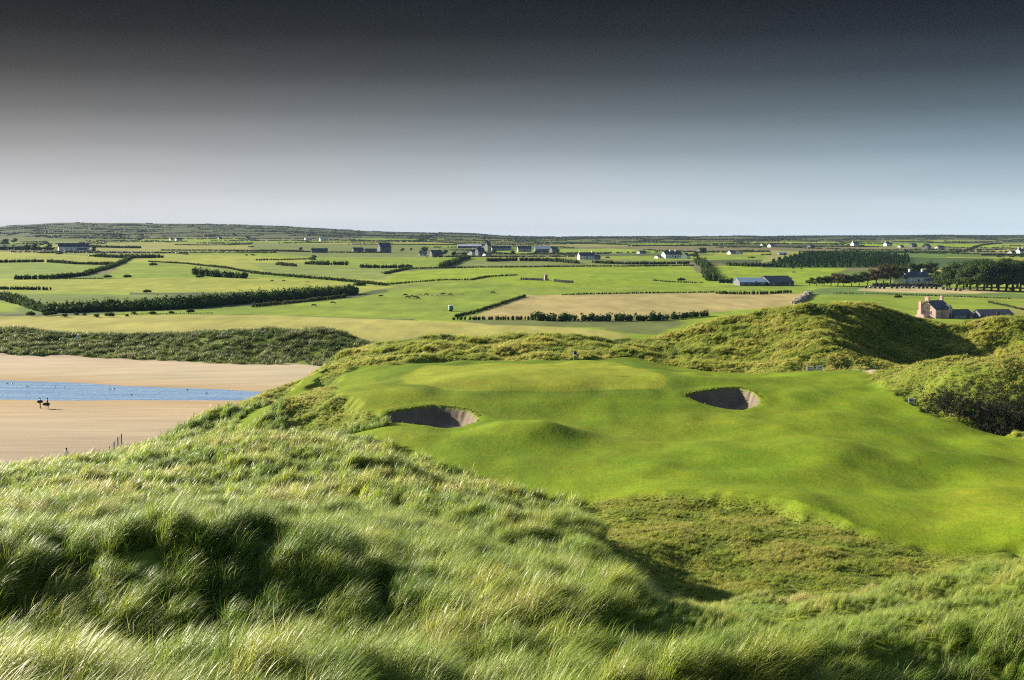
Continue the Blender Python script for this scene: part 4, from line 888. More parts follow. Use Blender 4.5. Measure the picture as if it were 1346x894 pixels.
# ------------------------------------------------------------------ buildings
M_white = simple_mat('white_render', (.80, .79, .76), .8, .2, .06, .8); M_grey = simple_mat('grey_render', (.36, .36, .36), .85, .15, .12, .8); M_dark = simple_mat('dark_render', (.13, .135, .15), .85, .15, .15, .8); M_cream = simple_mat('cream_render', (.62, .58, .50), .85, .15, .1, .8)
M_pink = simple_mat('pink_render', (.64, .44, .41), .85, .15, .10, .7, bump=.1); M_slate = simple_mat('slate', (.055, .062, .078), .55, .35, .25, 1.5); M_blue = simple_mat('blue_sheet_roof', (.16, .25, .38), .45, .4, .1, .5); M_palesheet = simple_mat('pale_sheet_roof', (.55, .58, .60), .5, .4, .1, .5)
M_glass = simple_mat('window_glass', (.03, .035, .045), .15, .6, .1, 1); M_frame = simple_mat('window_frame', (.75, .75, .73), .6, .3, .04, 3); M_door = simple_mat('door_paint', (.10, .06, .05), .6, .3, .1, 2)
def gable_mesh(L, D, hw, hr):
    x, y = L / 2, D / 2
    v = [(-x, -y, -.6), (x, -y, -.6), (x, y, -.6), (-x, y, -.6), (-x, -y, hw), (x, -y, hw), (x, y, hw), (-x, y, hw), (-x, 0, hw + hr), (x, 0, hw + hr)]
    f = [(0, 1, 5, 4), (2, 3, 7, 6), (1, 2, 6, 9, 5), (3, 0, 4, 8, 7), (4, 5, 9, 8), (6, 7, 8, 9), (0, 3, 2, 1)]
    return v, f
def roof_mb(L, D, hw, hr, over=.25, th=.16):
    mb = MB(); x = L / 2 + over; y = D / 2; sl = hr / y; yo = y + over
    for s in (-1, 1):
        e0 = (yo * s, hw - sl * over); r0 = (0, hw + hr); n = np.array([sl * s, 1.0]); n /= np.linalg.norm(n); n *= th
        p = [(e0[0], e0[1] + .02), (r0[0], r0[1] + .02), (r0[0], r0[1] + .02 + th * 1.2), (e0[0] + n[0] * .2, e0[1] + th * 1.1)]
        v = [(-x, a, b_) for a, b_ in p] + [(x, a, b_) for a, b_ in p]
        mb.add(v, [(0, 1, 5, 4), (1, 2, 6, 5), (2, 3, 7, 6), (3, 0, 4, 7), (3, 2, 1, 0), (4, 5, 6, 7)])
    return mb
def window(root, c, w, h, n=(0, -1)):
    """a framed pane let into a wall: the frame is a part, the pane its sub-part"""
    rz = math.atan2(n[1], n[0]) + math.pi / 2; mb = MB(); t = .09 if w > .5 else .05
    cs, sn = math.cos(rz), math.sin(rz)
    for dx, dz, bw, bh in ((0, h / 2, w, t), (0, -h / 2, w, t), (-w / 2 + t / 2, 0, t, h - t), (w / 2 - t / 2, 0, t, h - t), (0, 0, t * .6, h - t)):
        mb.box((c[0] + dx * cs + n[0] * .03, c[1] + dx * sn + n[1] * .03, c[2] + dz), (bw, .10, bh), 0, rz)
    f = mb.build('window', M_frame, root)
    MB().box((c[0] + n[0] * .012, c[1] + n[1] * .012, c[2]), (w - t, .05, h - t), 0, rz).build('pane', M_glass, f)
def house(name, label, px, py, L, D, hw, hr, yaw, wall, roof=None, chim=(), wins=3, gwins=0, door=True, cat=None, group=None, floors=1, loc=None):
    p = gcast(px, py, y0=330) if loc is None else loc
    e = empty(name, p, yaw, label, cat or name.replace('_', ' '), group)
    v, f = gable_mesh(L, D, hw, hr); MB().add(v, f).build('wall', wall, e)
    ro = roof_mb(L, D, hw, hr).build('roof', roof or M_slate, e)
    for cx_ in chim:
        mb = MB().box((cx_ * L / 2, 0, hw + hr + .35), (.75, .95, 1.5), 0); mb.box((cx_ * L / 2, 0, hw + hr + 1.15), (.9, 1.1, .14), 0)
        for s in (-1, 1): mb.tube([(cx_ * L / 2, s * .25, hw + hr + 1.2), (cx_ * L / 2, s * .25, hw + hr + 1.55)], [.13, .11], 8)
        mb.build('chimney', wall, ro)
    fl = hw / floors
    for k in range(floors):
        for i in range(wins):
            x = (i + .5) / wins * L - L / 2
            if door and k == 0 and i == wins // 2: continue
            window(e, (x, -D / 2, fl * (k + .55)), min(1.1, L / wins * .45), fl * .42)
    if door:
        x = (wins // 2 + .5) / max(wins, 1) * L - L / 2; d = MB().box((x, -D / 2 - .02, 1.0), (1.0, .1, 2.0), 0).build('door', M_door, e); MB().box((x + .36, -D / 2 - .10, 1.0), (.05, .06, .12)).build('handle', M_frame, d)
    for i in range(gwins): window(e, (-L / 2, (i - (gwins - 1) / 2) * D * .36, hw * .5), .8, 1.0, (-1, 0))
    return e
def fh(label, px, py, wpx, hpx, wall, name='cottage', roof=None, yaw=None, depth=None, rf=.45, **k):
    """a far house from its width and height in the photo"""
    p = gcast(px, py, y0=330); m = p[1] / FPX; yaw = R(28) if yaw is None else yaw
    H_ = max(hpx * m, 2.3); D = depth or 6.5; L = max((wpx * m - D * math.sin(abs(yaw))) / math.cos(yaw), D * .9); D = min(D, L)
    return house(name, label, 0, 0, L, D, H_ * (1 - rf), H_ * rf, yaw, wall, roof, loc=p, **k)
# pink farmhouse: lit gable to the left, shaded front with a small gabled porch bay, three pink stacks
p0 = gcast(1228, 417.5, y0=330); m0 = p0[1] / FPX; yw = R(40)
pk = empty('farmhouse', p0, yw, 'pink rendered farmhouse with dark slate roof and pink chimneys behind the big dune', 'farmhouse')
L0 = 27 * m0 / math.cos(yw); D0 = 19 * m0 / math.sin(yw) * .93; hw0 = 11.5 * m0; hr0 = 10.5 * m0
v, f = gable_mesh(L0, D0, hw0, hr0); MB().add(v, f).build('wall', M_pink, pk)
ro = roof_mb(L0, D0, hw0, hr0, .2).build('roof', M_slate, pk)
for cx_, wdt in ((-.93, 1.2), (.90, .85)):
    mb = MB().box((cx_ * L0 / 2, 0, hw0 + hr0 + .45), (.7, wdt, 1.3)); mb.box((cx_ * L0 / 2, 0, hw0 + hr0 + 1.1), (.85, wdt + .15, .16))
    for s in (-1, 0, 1): mb.tube([(cx_ * L0 / 2, s * .30, hw0 + hr0 + 1.1), (cx_ * L0 / 2, s * .30, hw0 + hr0 + 1.45)], [.15, .12], 8)
    mb.build('chimney', M_pink, ro)
mb = MB().box((-L0 / 2 - .40, D0 * .30, (hw0 + hr0) * .46), (.75, .85, (hw0 + hr0) * .92 + .6)); mb.box((-L0 / 2 - .40, D0 * .30, (hw0 + hr0) * .92 + .35), (.9, 1.0, .15)); mb.build('chimney_stack', M_pink, pk)
bw = L0 * .30; v, f = gable_mesh(bw, 2.4, hw0 * .98, hr0 * .55)
def turn90(v): return [(b_, a, c) for a, b_, c in v]
bx = L0 * .10; by = -D0 / 2 - .5
bay_v = [(-x_[1] * bw / 2.4 + bx, x_[0] * 2.4 / bw + by, x_[2]) for x_ in v]
MB().add([(a, b_, c) for a, b_, c in bay_v], f).build('porch_bay', M_pink, pk)
rb = roof_mb(2.4, bw, hw0 * .98, hr0 * .55, .12, .1); rb.v = [(y_ + bx, x_ + by, z_) for x_, y_, z_ in rb.v]; rb.build('porch_roof', M_slate, pk)
for x_ in (-.38, -.16, .36): window(pk, (x_ * L0, -D0 / 2, hw0 * .55), .9, 1.1)
window(pk, (bx, by - 1.2, hw0 * .75), .8, 1.0)
for y_ in (-.20, .14): window(pk, (-L0 / 2, y_ * D0, hw0 * .62), .8, 1.1, (-1, 0))
window(pk, (-L0 / 2, -.03 * D0, hw0 * 1.15), .6, .8, (-1, 0))
dr = MB().box((bx, by - 1.22, .9), (.95, .08, 1.8)).build('door', M_door, pk); MB().box((bx + .33, by - 1.28, .9), (.05, .06, .12)).build('handle', M_frame, dr)
v, f = gable_mesh(2.2, 3.0, hw0 * .35, .5); MB().add([(a - L0 / 2 - 1.1, b_ + D0 * .15, c) for a, b_, c in v], f).build('lean_to', M_pink, pk)
e_ = fh('low dark shed beside the right end of the pink farmhouse', 1260, 417.5, 14, 6, M_grey, 'shed', yaw=R(14), wins=2, rf=.6); e_ = fh('long slate-roofed outbuilding right of the pink farmhouse', 1304, 417.5, 50, 9, M_dark, 'outbuilding', yaw=R(10), depth=7, wins=5, rf=.66)
# white house in the wood
e_ = fh('long white house with slate roof and white chimneys below the wood', 1203, 372.5, 34, 15, M_white, 'country_house', yaw=R(12), depth=7, chim=(-.55, .62), wins=7, floors=2, rf=.42)
for c_ in [c for c in e_.children_recursive if c.name.startswith('chimney')]: c_.data.materials[0] = M_white
e_ = fh('low white annexe at the right end of the white house in the wood', 1221, 372.8, 12, 6, M_white, 'annexe', yaw=R(12), depth=5, wins=2, rf=.4)
e_ = fh('white gabled wing at the left end of the white house in the wood', 1184, 372.6, 9, 12, M_white, 'house_wing', yaw=R(55), depth=6, wins=2, rf=.45, floors=2)
# barns near the tan field
e_ = fh('dark barn with a pale blue sheet roof beside the round bushes', 985, 375, 38, 9.5, M_dark, 'barn', M_blue, yaw=R(6), depth=12, wins=4, rf=.55)
e_ = fh('large dark blue shed with a broad slate roof right of the blue-roofed barn', 1019, 375, 36, 12, M_dark, 'barn', yaw=R(18), depth=14, wins=3, rf=.65)
FAR = [
 ('long white-gabled farmhouse with a dark roof in the upper left', 97, 330.3, 40, 10.5, M_white, 'farmhouse', dict(yaw=R(20), depth=9, chim=(-.1, .35, .8), wins=6)),
 ('white outbuilding in front of the long white-gabled farmhouse', 108, 331, 14, 5, M_white, 'outbuilding', dict(yaw=R(12), wins=3)),
 ('small bright white cottage high on the left fields', 225.5, 316, 5, 3.4, M_white, 'cottage', dict(wins=2)),
 ('white twin cottage right of the small bright one', 235, 316.5, 9, 3.6, M_white, 'cottage', dict(wins=3)),
 ('pale cottage among walls on the far left hill foot', 289, 314.5, 6, 3, M_grey, 'cottage', dict(wins=2)),
 ('long low white shed under the hill in the left centre', 405, 315, 10, 2.4, M_white, 'shed', dict(roof=M_palesheet, wins=2)),
 ('bright white shed with pale roof under the hill', 425.5, 316.8, 12, 4.4, M_white, 'shed', dict(roof=M_palesheet, wins=3)),
 ('dark cottage with a pale window behind the lane hedge', 420, 332.4, 22, 5.8, M_dark, 'cottage', dict(yaw=R(10), wins=4, chim=(-.8, .8))),
 ('dark blue house left of the tall dark house', 470, 331.5, 16, 6, M_dark, 'house', dict(wins=3)),
 ('low dark building joining the tall dark house', 488, 332, 18, 5, M_dark, 'outbuilding', dict(yaw=R(8), wins=3)),
 ('tall dark two-storey house on the lane', 505, 332.3, 19, 13, M_dark, 'house', dict(floors=2, wins=4, chim=(-.8, .8), depth=9)),
 ('white-fronted barn with dark roof in the hamlet', 556, 336, 11, 5, M_white, 'barn', dict(yaw=R(5), wins=2)),
 ('dark gabled house right of the white-fronted barn', 573, 337, 18, 8, M_dark, 'house', dict(wins=3, chim=(.7,))),
 ('long low barn with a white roof edge above the hamlet', 617, 326, 32, 4.5, M_dark, 'barn', dict(roof=M_palesheet, yaw=R(5), depth=11, wins=3)),
 ('white gabled house in the middle of the hamlet', 620, 335.5, 9, 7.5, M_white, 'house', dict(yaw=R(50), wins=2, chim=(.6,))),
 ('dark house with white chimney in the hamlet', 631, 336, 13, 10, M_dark, 'house', dict(wins=3, floors=2, chim=(-.8, .8))),
 ('grey tower-like house behind the hamlet', 641, 330, 10, 13, M_grey, 'house', dict(yaw=R(45), wins=2, floors=2, chim=(.5,))),
 ('small white cottage at the foot of the hamlet', 640, 336.5, 5, 3, M_white, 'cottage', dict(wins=2)),
 ('grey long house right of the hamlet', 659, 329.5, 26, 6, M_grey, 'house', dict(yaw=R(6), wins=6, chim=(-.8, 0, .8))),
 ('grey terrace with pale windows right of the long house', 689, 331, 19, 7.5, M_grey, 'terrace', dict(yaw=R(12), wins=5, chim=(-.6, .5))),
 ('large dark barn with a pale front band', 713, 332, 22, 8.5, M_dark, 'barn', dict(roof=M_palesheet, yaw=R(6), depth=12, wins=4)),
 ('dark shed at the right end of the barns', 728, 332.5, 12, 7.5, M_dark, 'shed', dict(wins=2)),
 ('slate villa with a white left gable standing alone in the middle', 770, 341, 22, 9, M_white, 'villa', dict(yaw=R(12), depth=8, wins=5, floors=2, chim=(-.85, .85))),
 ('small lean-to building right of the slate villa', 783, 341, 8, 6, M_grey, 'outbuilding', dict(wins=2)),
 ('low grey cottage left of the white farm terrace', 843, 333.5, 13, 4, M_grey, 'cottage', dict(wins=3)),
 ('white-gabled farm terrace with dark roof', 883, 339.5, 28, 9, M_white, 'farm_terrace', dict(yaw=R(22), depth=8, wins=6, chim=(-.2, .4))),
 ('white gable house at the right of the farm terrace', 901, 340.5, 12, 8, M_white, 'house', dict(yaw=R(58), wins=2)),
 ('small white outhouse at the left of the farm terrace', 866, 339.5, 6, 2.4, M_white, 'outhouse', dict(wins=1)),
 ('dark building above the farm terrace', 922, 333, 13, 7, M_dark, 'building', dict(wins=3)),
 ('white bungalow with dark roof standing alone right of the farm terrace', 961, 334.3, 9, 4.6, M_white, 'bungalow', dict(wins=2)),
 ('dark-roofed bungalow touching the lone white bungalow', 971, 334.3, 9, 4.6, M_white, 'bungalow', dict(wins=2, yaw=R(60))),
 ('small white house on the right skyline fields', 1014, 325, 10, 4.4, M_white, 'house', dict(wins=3)),
 ('grey cottage left of the small white skyline house', 1003, 323, 7, 3, M_grey, 'cottage', dict(wins=2)),
 ('low blue-grey shed above the plantation', 1028, 335, 11, 3, M_dark, 'shed', dict(roof=M_blue, wins=2, yaw=R(5))),
 ('dark low house left of the white bungalows', 1066, 326, 10, 4, M_dark, 'house', dict(wins=2)),
 ('white bungalow on the right hillside', 1124, 323, 12, 5, M_white, 'bungalow', dict(wins=3, chim=(-.8,))),
 ('second white bungalow on the right hillside', 1167, 323.5, 12, 5, M_white, 'bungalow', dict(wins=4, chim=(-.8, .8))),
 ('pale cottage between the bungalow and the dark house', 1184, 325.5, 8, 3.4, M_grey, 'cottage', dict(wins=2)),
 ('dark two-part house right of the second bungalow', 1200, 325, 11, 5, M_dark, 'house', dict(wins=3)),
 ('grey gabled house with tall roof on the right hillside', 1218, 328.5, 14, 8, M_grey, 'house', dict(yaw=R(50), wins=3)),
 ('row of low grey cottages right of the grey gabled house', 1235, 327.5, 14, 4.5, M_grey, 'cottage', dict(wins=4)),
 ('white house at the right picture edge', 1341, 334, 13, 7, M_white, 'house', dict(wins=3, chim=(-.7, .7))),
 ('grey building left of the white house at the right edge', 1330, 334.5, 11, 5, M_grey, 'building', dict(wins=3)),
]
for lab, x, y, w_, h_, wm, nm, k in FAR: fh(lab, x, y, w_, h_, wm, nm, **k)
# ruined stone tower in the bright middle field, with its low dark walls
p = gcast(717.5, 368.5, y0=330); m_ = p[1] / FPX
mb = MB(); mb.box((0, 0, 3.5 * m_), (4.6 * m_, 3.6 * m_, 7.6 * m_), 0, .3, .72); mb.box((.6 * m_, 0, 7.6 * m_), (1.6 * m_, 1.8 * m_, 2.2 * m_), 0, .4, .5); mb.box((-1.4 * m_, 0, 7.0 * m_), (1.0 * m_, 1.2 * m_, 1.0 * m_), 0, .1, .6); mb.box((2.6 * m_, .4, .9 * m_), (2.2 * m_, 2.5 * m_, 2.0 * m_), 0, .3, .7)
o = mb.build('ruined_tower', M_stone); o.location = p; tag(o, 'grey stub of a ruined stone tower in the bright middle field', 'ruin')
for lab, pts in (('low ruined wall running left of the stone tower', [(684, 367.8), (705, 368.6), (714, 369)]), ('low dark wall running right of the stone tower', [(728, 370), (742, 371.5), (754, 372)])):
    mb = MB()
    for q in along(pts, 1.2, y0=300): mb.box((q[0], q[1], q[2] + .5), (1.5, .8, 1.3), 0, HR.uniform(-.2, .2), .8)
    tag(mb.build('field_wall', M_stone), lab, 'wall')

# ------------------------------------------------------------------ figures
def skin(name, joints, edges, mat, sub=1, loc=(0, 0, 0), rz=0):
    """one continuous body grown round a skeleton; joints are (x, y, z, radius)"""
    me = bpy.data.meshes.new(name); me.from_pydata([j[:3] for j in joints], edges, []); o = bpy.data.objects.new(name, me); COL.objects.link(o)
    m = o.modifiers.new('skin', 'SKIN'); m.use_smooth_shade = True
    for i, sv in enumerate(me.skin_vertices[0].data): sv.radius = (joints[i][3],) * 2; sv.use_root = i == 0
    s = o.modifiers.new('sub', 'SUBSURF'); s.levels = s.render_levels = sub
    dg = bpy.context.evaluated_depsgraph_get(); nm = bpy.data.meshes.new_from_object(o.evaluated_get(dg)); nm.materials.clear(); nm.materials.append(mat); nm.name = name
    bpy.data.objects.remove(o); bpy.data.meshes.remove(me)
    r = bpy.data.objects.new(name, nm); COL.objects.link(r); r.location = tuple(float(v) for v in loc); r.rotation_euler = (0, 0, rz); return r
M_wet = simple_mat('wetsuit', (.012, .013, .016), .5, .4, .2, 8); M_skin = simple_mat('skin_tone', (.50, .30, .22), .6, .3, .1, 5); M_shirt = simple_mat('pale_shirt', (.72, .73, .76), .8, .2, .08, 6); M_hair = simple_mat('dark_hair', (.02, .016, .013), .7, .2, .2, 20); M_board = simple_mat('dark_board', (.018, .019, .024), .4, .4, .2, 3); M_trouser = simple_mat('dark_trousers', (.03, .035, .05), .8, .2, .15, 6)
def person(label, loc, rz, mat, arms, legs, lean=0.0, shirt=None, group=None):
    l = lean
    J = [(0, 0, .95, .15), (0, l * .3, 1.12, .13), (0, l * .7, 1.32, .165), (0, l * .9, 1.46, .09), (0, l, 1.55, .06), (0, l * 1.05, 1.66, .105), (0, l * 1.08 + .0, 1.74, .07)]
    E = [(0, 1), (1, 2), (2, 3), (3, 4), (4, 5), (5, 6)]
    for s, (el, wr) in zip((-1, 1), arms):
        n = len(J); J += [(s * .19, l * .85, 1.43, .065), (*el, .047), (*wr, .036), (wr[0] * 1.02, wr[1] + .05, wr[2] - .09, .035)]; E += [(2, n), (n, n + 1), (n + 1, n + 2), (n + 2, n + 3)]
    for s, (kn, ft) in zip((-1, 1), legs):
        n = len(J); J += [(s * .10, 0, .86, .10), (*kn, .068), (*ft, .045), (ft[0], ft[1] + .17, ft[2] - .04, .04)]; E += [(0, n), (n, n + 1), (n + 1, n + 2), (n + 2, n + 3)]
    o = skin('person', J, E, mat, 2, loc, rz); tag(o, label, 'person', group)
    hd = bmesh.new(); bmesh.ops.create_uvsphere(hd, u_segments=12, v_segments=8, radius=.112); me = bpy.data.meshes.new('hair')
    for v_ in hd.verts: v_.co = (v_.co.x * .98, v_.co.y * 1.04 - .02 + l * 1.06, v_.co.z * .95 + 1.69 + max(0, -v_.co.y) * .1)
    bmesh.ops.delete(hd, geom=[v_ for v_ in hd.verts if v_.co.y > .045 + l * 1.06 and v_.co.z < 1.70], context='VERTS'); hd.to_mesh(me); hd.free(); me.materials.append(M_hair); link('hair', me, o)
    if shirt:
        c = skin('shirt', [(0, 0, .90, .175), (0, l * .3, 1.12, .165), (0, l * .7, 1.32, .195), (0, l * .85, 1.44, .12), (-.20, l * .8, 1.42, .085), (-.25, l * .8, 1.20, .072), (.20, l * .8, 1.42, .085), (.25, l * .8, 1.20, .072)], [(0, 1), (1, 2), (2, 3), (2, 4), (4, 5), (2, 6), (6, 7)], shirt, 2)
        c.parent = o
    return o
def board(label, c, rz, tilt, L=1.15, W=.56):
    """a body board: long rounded outline, domed nose, real thickness"""
    n = 24; out = []
    for k in range(n):
        t = 2 * math.pi * k / n; out.append((math.copysign(abs(math.cos(t)) ** .75, math.cos(t)) * L / 2, math.copysign(abs(math.sin(t)) ** .6, math.sin(t)) * W / 2))
    V = []; rings = [(.90, -.035), (1, -.015), (1, .02), (.93, .035)]
    for s, z in rings: V += [(a * s, b_ * s, z + .04 * (a / L * 2) ** 2) for a, b_ in out]
    F = [(r * n + k, r * n + (k + 1) % n, (r + 1) * n + (k + 1) % n, (r + 1) * n + k) for r in range(3) for k in range(n)] + [tuple(range(n - 1, -1, -1)), tuple(3 * n + k for k in range(n))]
    o = MB().add(V, F).build('bodyboard', M_board, None, True); o.location = tuple(float(v) for v in c); o.rotation_euler = (tilt, 0, rz); return tag(o, label, 'board')
pA = gcast(52.6, 537.0, y0=100); pB = gcast(62.2, 537.0, y0=100)
std = [((-.10, .10, .50), (-.10, -.02, .08)), ((.10, .02, .50), (.12, .08, .08))]
stride = [((-.10, .20, .52), (-.10, .12, .08)), ((.10, .08, .48), (.11, -.30, .12))]
person('surfer in a dark wetsuit walking on the left, board held at chest height', pA, R(-60), M_wet, [((-.34, .05, 1.18), (-.22, .28, 1.14)), ((.36, .05, 1.20), (.24, .30, 1.14))], std, .04)
board('dark board held at chest height by the left surfer', pA + np.array([.12, -.30, 1.15]), R(10), R(80), .95, .46)
person('surfer in a dark wetsuit on the right, board carried low against the hip', pB, R(-75), M_wet, [((-.36, -.02, 1.22), (-.30, .18, 1.02)), ((.35, -.02, 1.18), (.36, .10, .92))], stride, .05)
board('dark board carried low at the hip by the right surfer', pB + np.array([-.02, -.36, .74]), R(6), R(78), 1.15, .50)
x_, y_ = px_u(82.5) * 173, 173.0
person('person in a pale shirt with dark hair half hidden behind the dune edge', (x_, y_, hz(x_, y_)), R(160), M_trouser, [((-.28, .02, 1.15), (-.24, .12, .92)), ((.28, .02, 1.15), (.26, .10, .92))], std, 0, M_shirt)
x_, y_ = px_u(286.5) * 224, 224.0
person('dark stooping figure at the beach edge under the grassy bank', (x_, y_, hz(x_, y_)), R(80), M_trouser, [((-.28, .22, 1.12), (-.22, .36, .95)), ((.28, .22, 1.12), (.24, .34, .95))], stride, .22)
# cattle
def cow(label, px, py, mat, rz, graze, s=1.0, group='cattle grazing the green pastures', nm='cow'):
    J = [(0, 0, 1.05, .34), (.55, 0, 1.08, .36), (1.0, 0, 1.12, .33), (-.55, 0, 1.08, .34), (-.85, 0, 1.10, .24)]
    E = [(0, 1), (1, 2), (0, 3), (3, 4)]
    n = len(J); hd = (1.62, 0, .35) if graze else (1.72, 0, 1.42)
    J += [(1.32, 0, 1.12 if not graze else .92, .20), (*hd, .15), (hd[0] + .28, 0, hd[2] - .18, .09)]; E += [(2, n), (n, n + 1), (n + 1, n + 2)]
    for a, b_, x in ((2, -1, .86), (2, 1, .86), (3, -1, -.70), (3, 1, -.70)):
        n = len(J); J += [(x, b_ * .22, .72, .13), (x + (.03 if x > 0 else -.12), b_ * .22, .40, .075), (x + .02, b_ * .22, .05, .065)]; E += [(a, n), (n, n + 1), (n + 1, n + 2)]
    n = len(J); J += [(-1.05, 0, 1.05, .05), (-1.10, 0, .55, .035)]; E += [(4, n), (n, n + 1)]
    p = gcast(px, py, y0=330); o = skin(nm, J, E, mat, 1, p, rz); o.scale = (s, s, s); return tag(o, label, nm, group)
M_black = simple_mat('black_hide', (.018, .016, .015), .7, .2, .3, 2); M_brownh = simple_mat('brown_hide', (.13, .06, .03), .7, .2, .2, 2); M_cream_h = simple_mat('cream_hide', (.62, .55, .42), .8, .2, .1, 2)
COWS = [('black cow standing apart at the left of the pasture herd', 500, 391, M_black, .1, 0), ('black cow grazing at the front of the close group', 532.5, 389.5, M_black, .2, 1), ('brown cow below the close group', 535, 392.5, M_brownh, -.2, 1), ('dark cow in the middle of the close group', 541.5, 391.5, M_black, 2.9, 1), ('dark cow at the right of the close group', 546.5, 392, M_black, .4, 1), ('brown cow lowest right of the close group', 549.5, 394, M_brownh, 3, 1), ('brown cow right of the close group, left of the pale one', 560, 389, M_brownh, .1, 1), ('black cow right of the pale animals', 581.5, 388.3, M_black, .2, 0), ('cream cow beside the black cow', 579, 388.5, M_cream_h, 2.8, 1), ('brown cow right of the black and cream pair', 591.5, 389, M_brownh, 0, 1), ('black cow high on the right of the pasture', 647.5, 386.3, M_black, .3, 1),
 ('brown cow in the field above the thicket on the left', 372.5, 370.5, M_brownh, 0, 1), ('cream cow in the field above the thicket', 403, 371.8, M_cream_h, .3, 1), ('dark cow left in the field above the thicket', 358, 370.5, M_brownh, 3, 1), ('dark cow at the near edge of the thicket', 388, 397.5, M_black, .2, 1), ('brown cow below the thicket tip', 374, 401.5, M_brownh, 2.9, 1), ('pale cow in front of the thicket', 406, 396, M_cream_h, .1, 1), ('pale cow right of the thicket front', 413, 395, M_cream_h, 2.7, 1), ('brown cow beneath the thicket front', 412, 403.5, M_brownh, .1, 1), ('brown cow between the thicket and the herd', 437, 400, M_brownh, .2, 1),
 ('black cow upper left in the field above the dark sheds', 1042.5, 353.8, M_black, .2, 1), ('black cow upper right in the field above the dark sheds', 1053.5, 354.7, M_black, 2.9, 1), ('black cow lowest in the field above the dark sheds', 1043, 359, M_black, .1, 1), ('dark cow by the round bushes', 502, 359.5, M_black, .2, 1)]
for lab, x, y, mt, rz, gz_ in COWS: cow(lab, x, y, mt, rz, gz_, .72)
for i, (x, y, lab) in enumerate([(567.5, 390.2, 'white sheep left of the cream cow'), (573.5, 390.4, 'white sheep nearest the cream cow'), (551, 388.4, 'pale sheep above the close group of cattle'), (607, 388.8, 'white sheep at the right end of the herd')]): cow(lab, x, y, M_cream_h, rz=.3 * i, graze=1, s=.55, group='sheep among the cattle', nm='sheep')
# feed trailer by the lane
p = gcast(592.5, 409.5, y0=330); e = empty('feed_trailer', p, .2, 'small blue-green feed trailer near the corner of the cattle pasture', 'trailer'); M_teal = simple_mat('teal_paint', (.10, .22, .22), .5, .4, .2, 2)
m_ = p[1] / FPX; MB().box((0, 0, 1.2), (5.5 * m_, 1.9, 1.3), 0, 0, .93).build('body', M_teal, e); MB().box((0, 0, 1.92), (5.9 * m_, 2.1, .12)).build('roof', M_palesheet, e); MB().tube([(2.9 * m_, 0, .6), (4.2 * m_, 0, .45)], [.05, .05]).build('drawbar', M_dark, e)
for s in (-1, 1): MB().tube([(0, s * 1.02, .42), (0, s * .82, .42)], [.42, .42], 16).build('wheel', M_black, e)

# ------------------------------------------------------------------ wrapped bales on the stubble
M_wrap = simple_mat('black_bale_wrap', (.014, .015, .018), .35, .5, .2, 3); M_balecap = simple_mat('pale_bale_wrap', (.42, .44, .42), .5, .4, .12, 3)
mb = MB(); n = 20; V = []; prof = [(-.60, .48), (-.56, .62), (-.42, .66), (0, .665), (.42, .66), (.56, .62), (.60, .48)]
for x_, r_ in prof: V += [(r_ * math.cos(2 * math.pi * k / n), x_, .64 + r_ * math.sin(2 * math.pi * k / n)) for k in range(n)]
F = [(r_ * n + k, (r_ + 1) * n + k, (r_ + 1) * n + (k + 1) % n, r_ * n + (k + 1) % n) for r_ in range(len(prof) - 1) for k in range(n)] + [tuple(range(n)), tuple((len(prof) - 1) * n + k for k in range(n - 1, -1, -1))]
mb.add(V, F); mb.m = [1 if (i // n) in (0, ) or i == len(F) - 2 else 0 for i in range(len(F))]
bale_me = mb.mesh('bale', [M_wrap, M_balecap], True)
bx_ = [1138.5, 1144.5, 1150.5, 1156.5, 1162.2, 1172.5, 1179, 1185.5, 1191.2, 1195.3, 1201, 1208, 1213.5, 1218.5, 1224.5, 1230.5, 1240, 1245, 1249.5, 1256, 1262.5]
for i, x in enumerate(bx_):
    p = gcast(x, 379.2 + 3.2 * smooth(1215, 1265, x) + HR.uniform(-.3, .3), y0=330); o = link('bale', bale_me); o.location = p; o.rotation_euler = (0, 0, HR.uniform(.6, 1.5)); s_ = 3.6 * p[1] / FPX / 1.3; o.scale = (s_,) * 3
    tag(o, '%s black-wrapped round bale from the left in the row on the stubble strip' % ORD[i], 'bale', 'wrapped bales on the stubble strip')

# ------------------------------------------------------------------ golf course things
M_pole = simple_mat('pole_paint', (.55, .50, .30), .5, .4, .06, 6); M_flagblue = simple_mat('blue_flag_cloth', (.02, .035, .42), .8, .1, .12, 8); M_flagwhite = simple_mat('white_flag_cloth', (.80, .80, .82), .8, .1, .05, 8); M_cup = simple_mat('cup_white', (.7, .7, .7), .5, .3, .05, 8)
p = gcast(754, 494, y0=100); fl = empty('flagstick', p, 0, 'golf flagstick with a hanging blue and white flag on the far side of the green', 'golf flag')
MB().tube([(0, 0, -.1), (0, 0, 1.1), (0, 0, 2.16)], [.024, .022, .018], 10).build('pole', M_pole, fl); MB().tube([(0, 0, 2.16), (0, 0, 2.20)], [.03, .02], 8).build('finial', M_cup, fl)
V = []; F = []; nx, nz = 9, 10; fm = []
for j in range(nz):
    for i in range(nx):
        t = i / (nx - 1); z = 2.14 - .50 * j / (nz - 1) - .10 * t * (1 - .3 * j / nz); V.append((.025 + .30 * t * (.75 + .03 * j), .06 * math.sin(t * 9 + j * .25) * (.3 + t), z))
for j in range(nz - 1):
    for i in range(nx - 1): F.append((j * nx + i, j * nx + i + 1, (j + 1) * nx + i + 1, (j + 1) * nx + i)); fm.append(1 if j >= 6 else 0)
mb = MB().add(V, F); mb.m = fm; o = mb.build('flag', [M_flagblue, M_flagwhite], fl, True); so = o.modifiers.new('thickness', 'SOLIDIFY'); so.thickness = .006
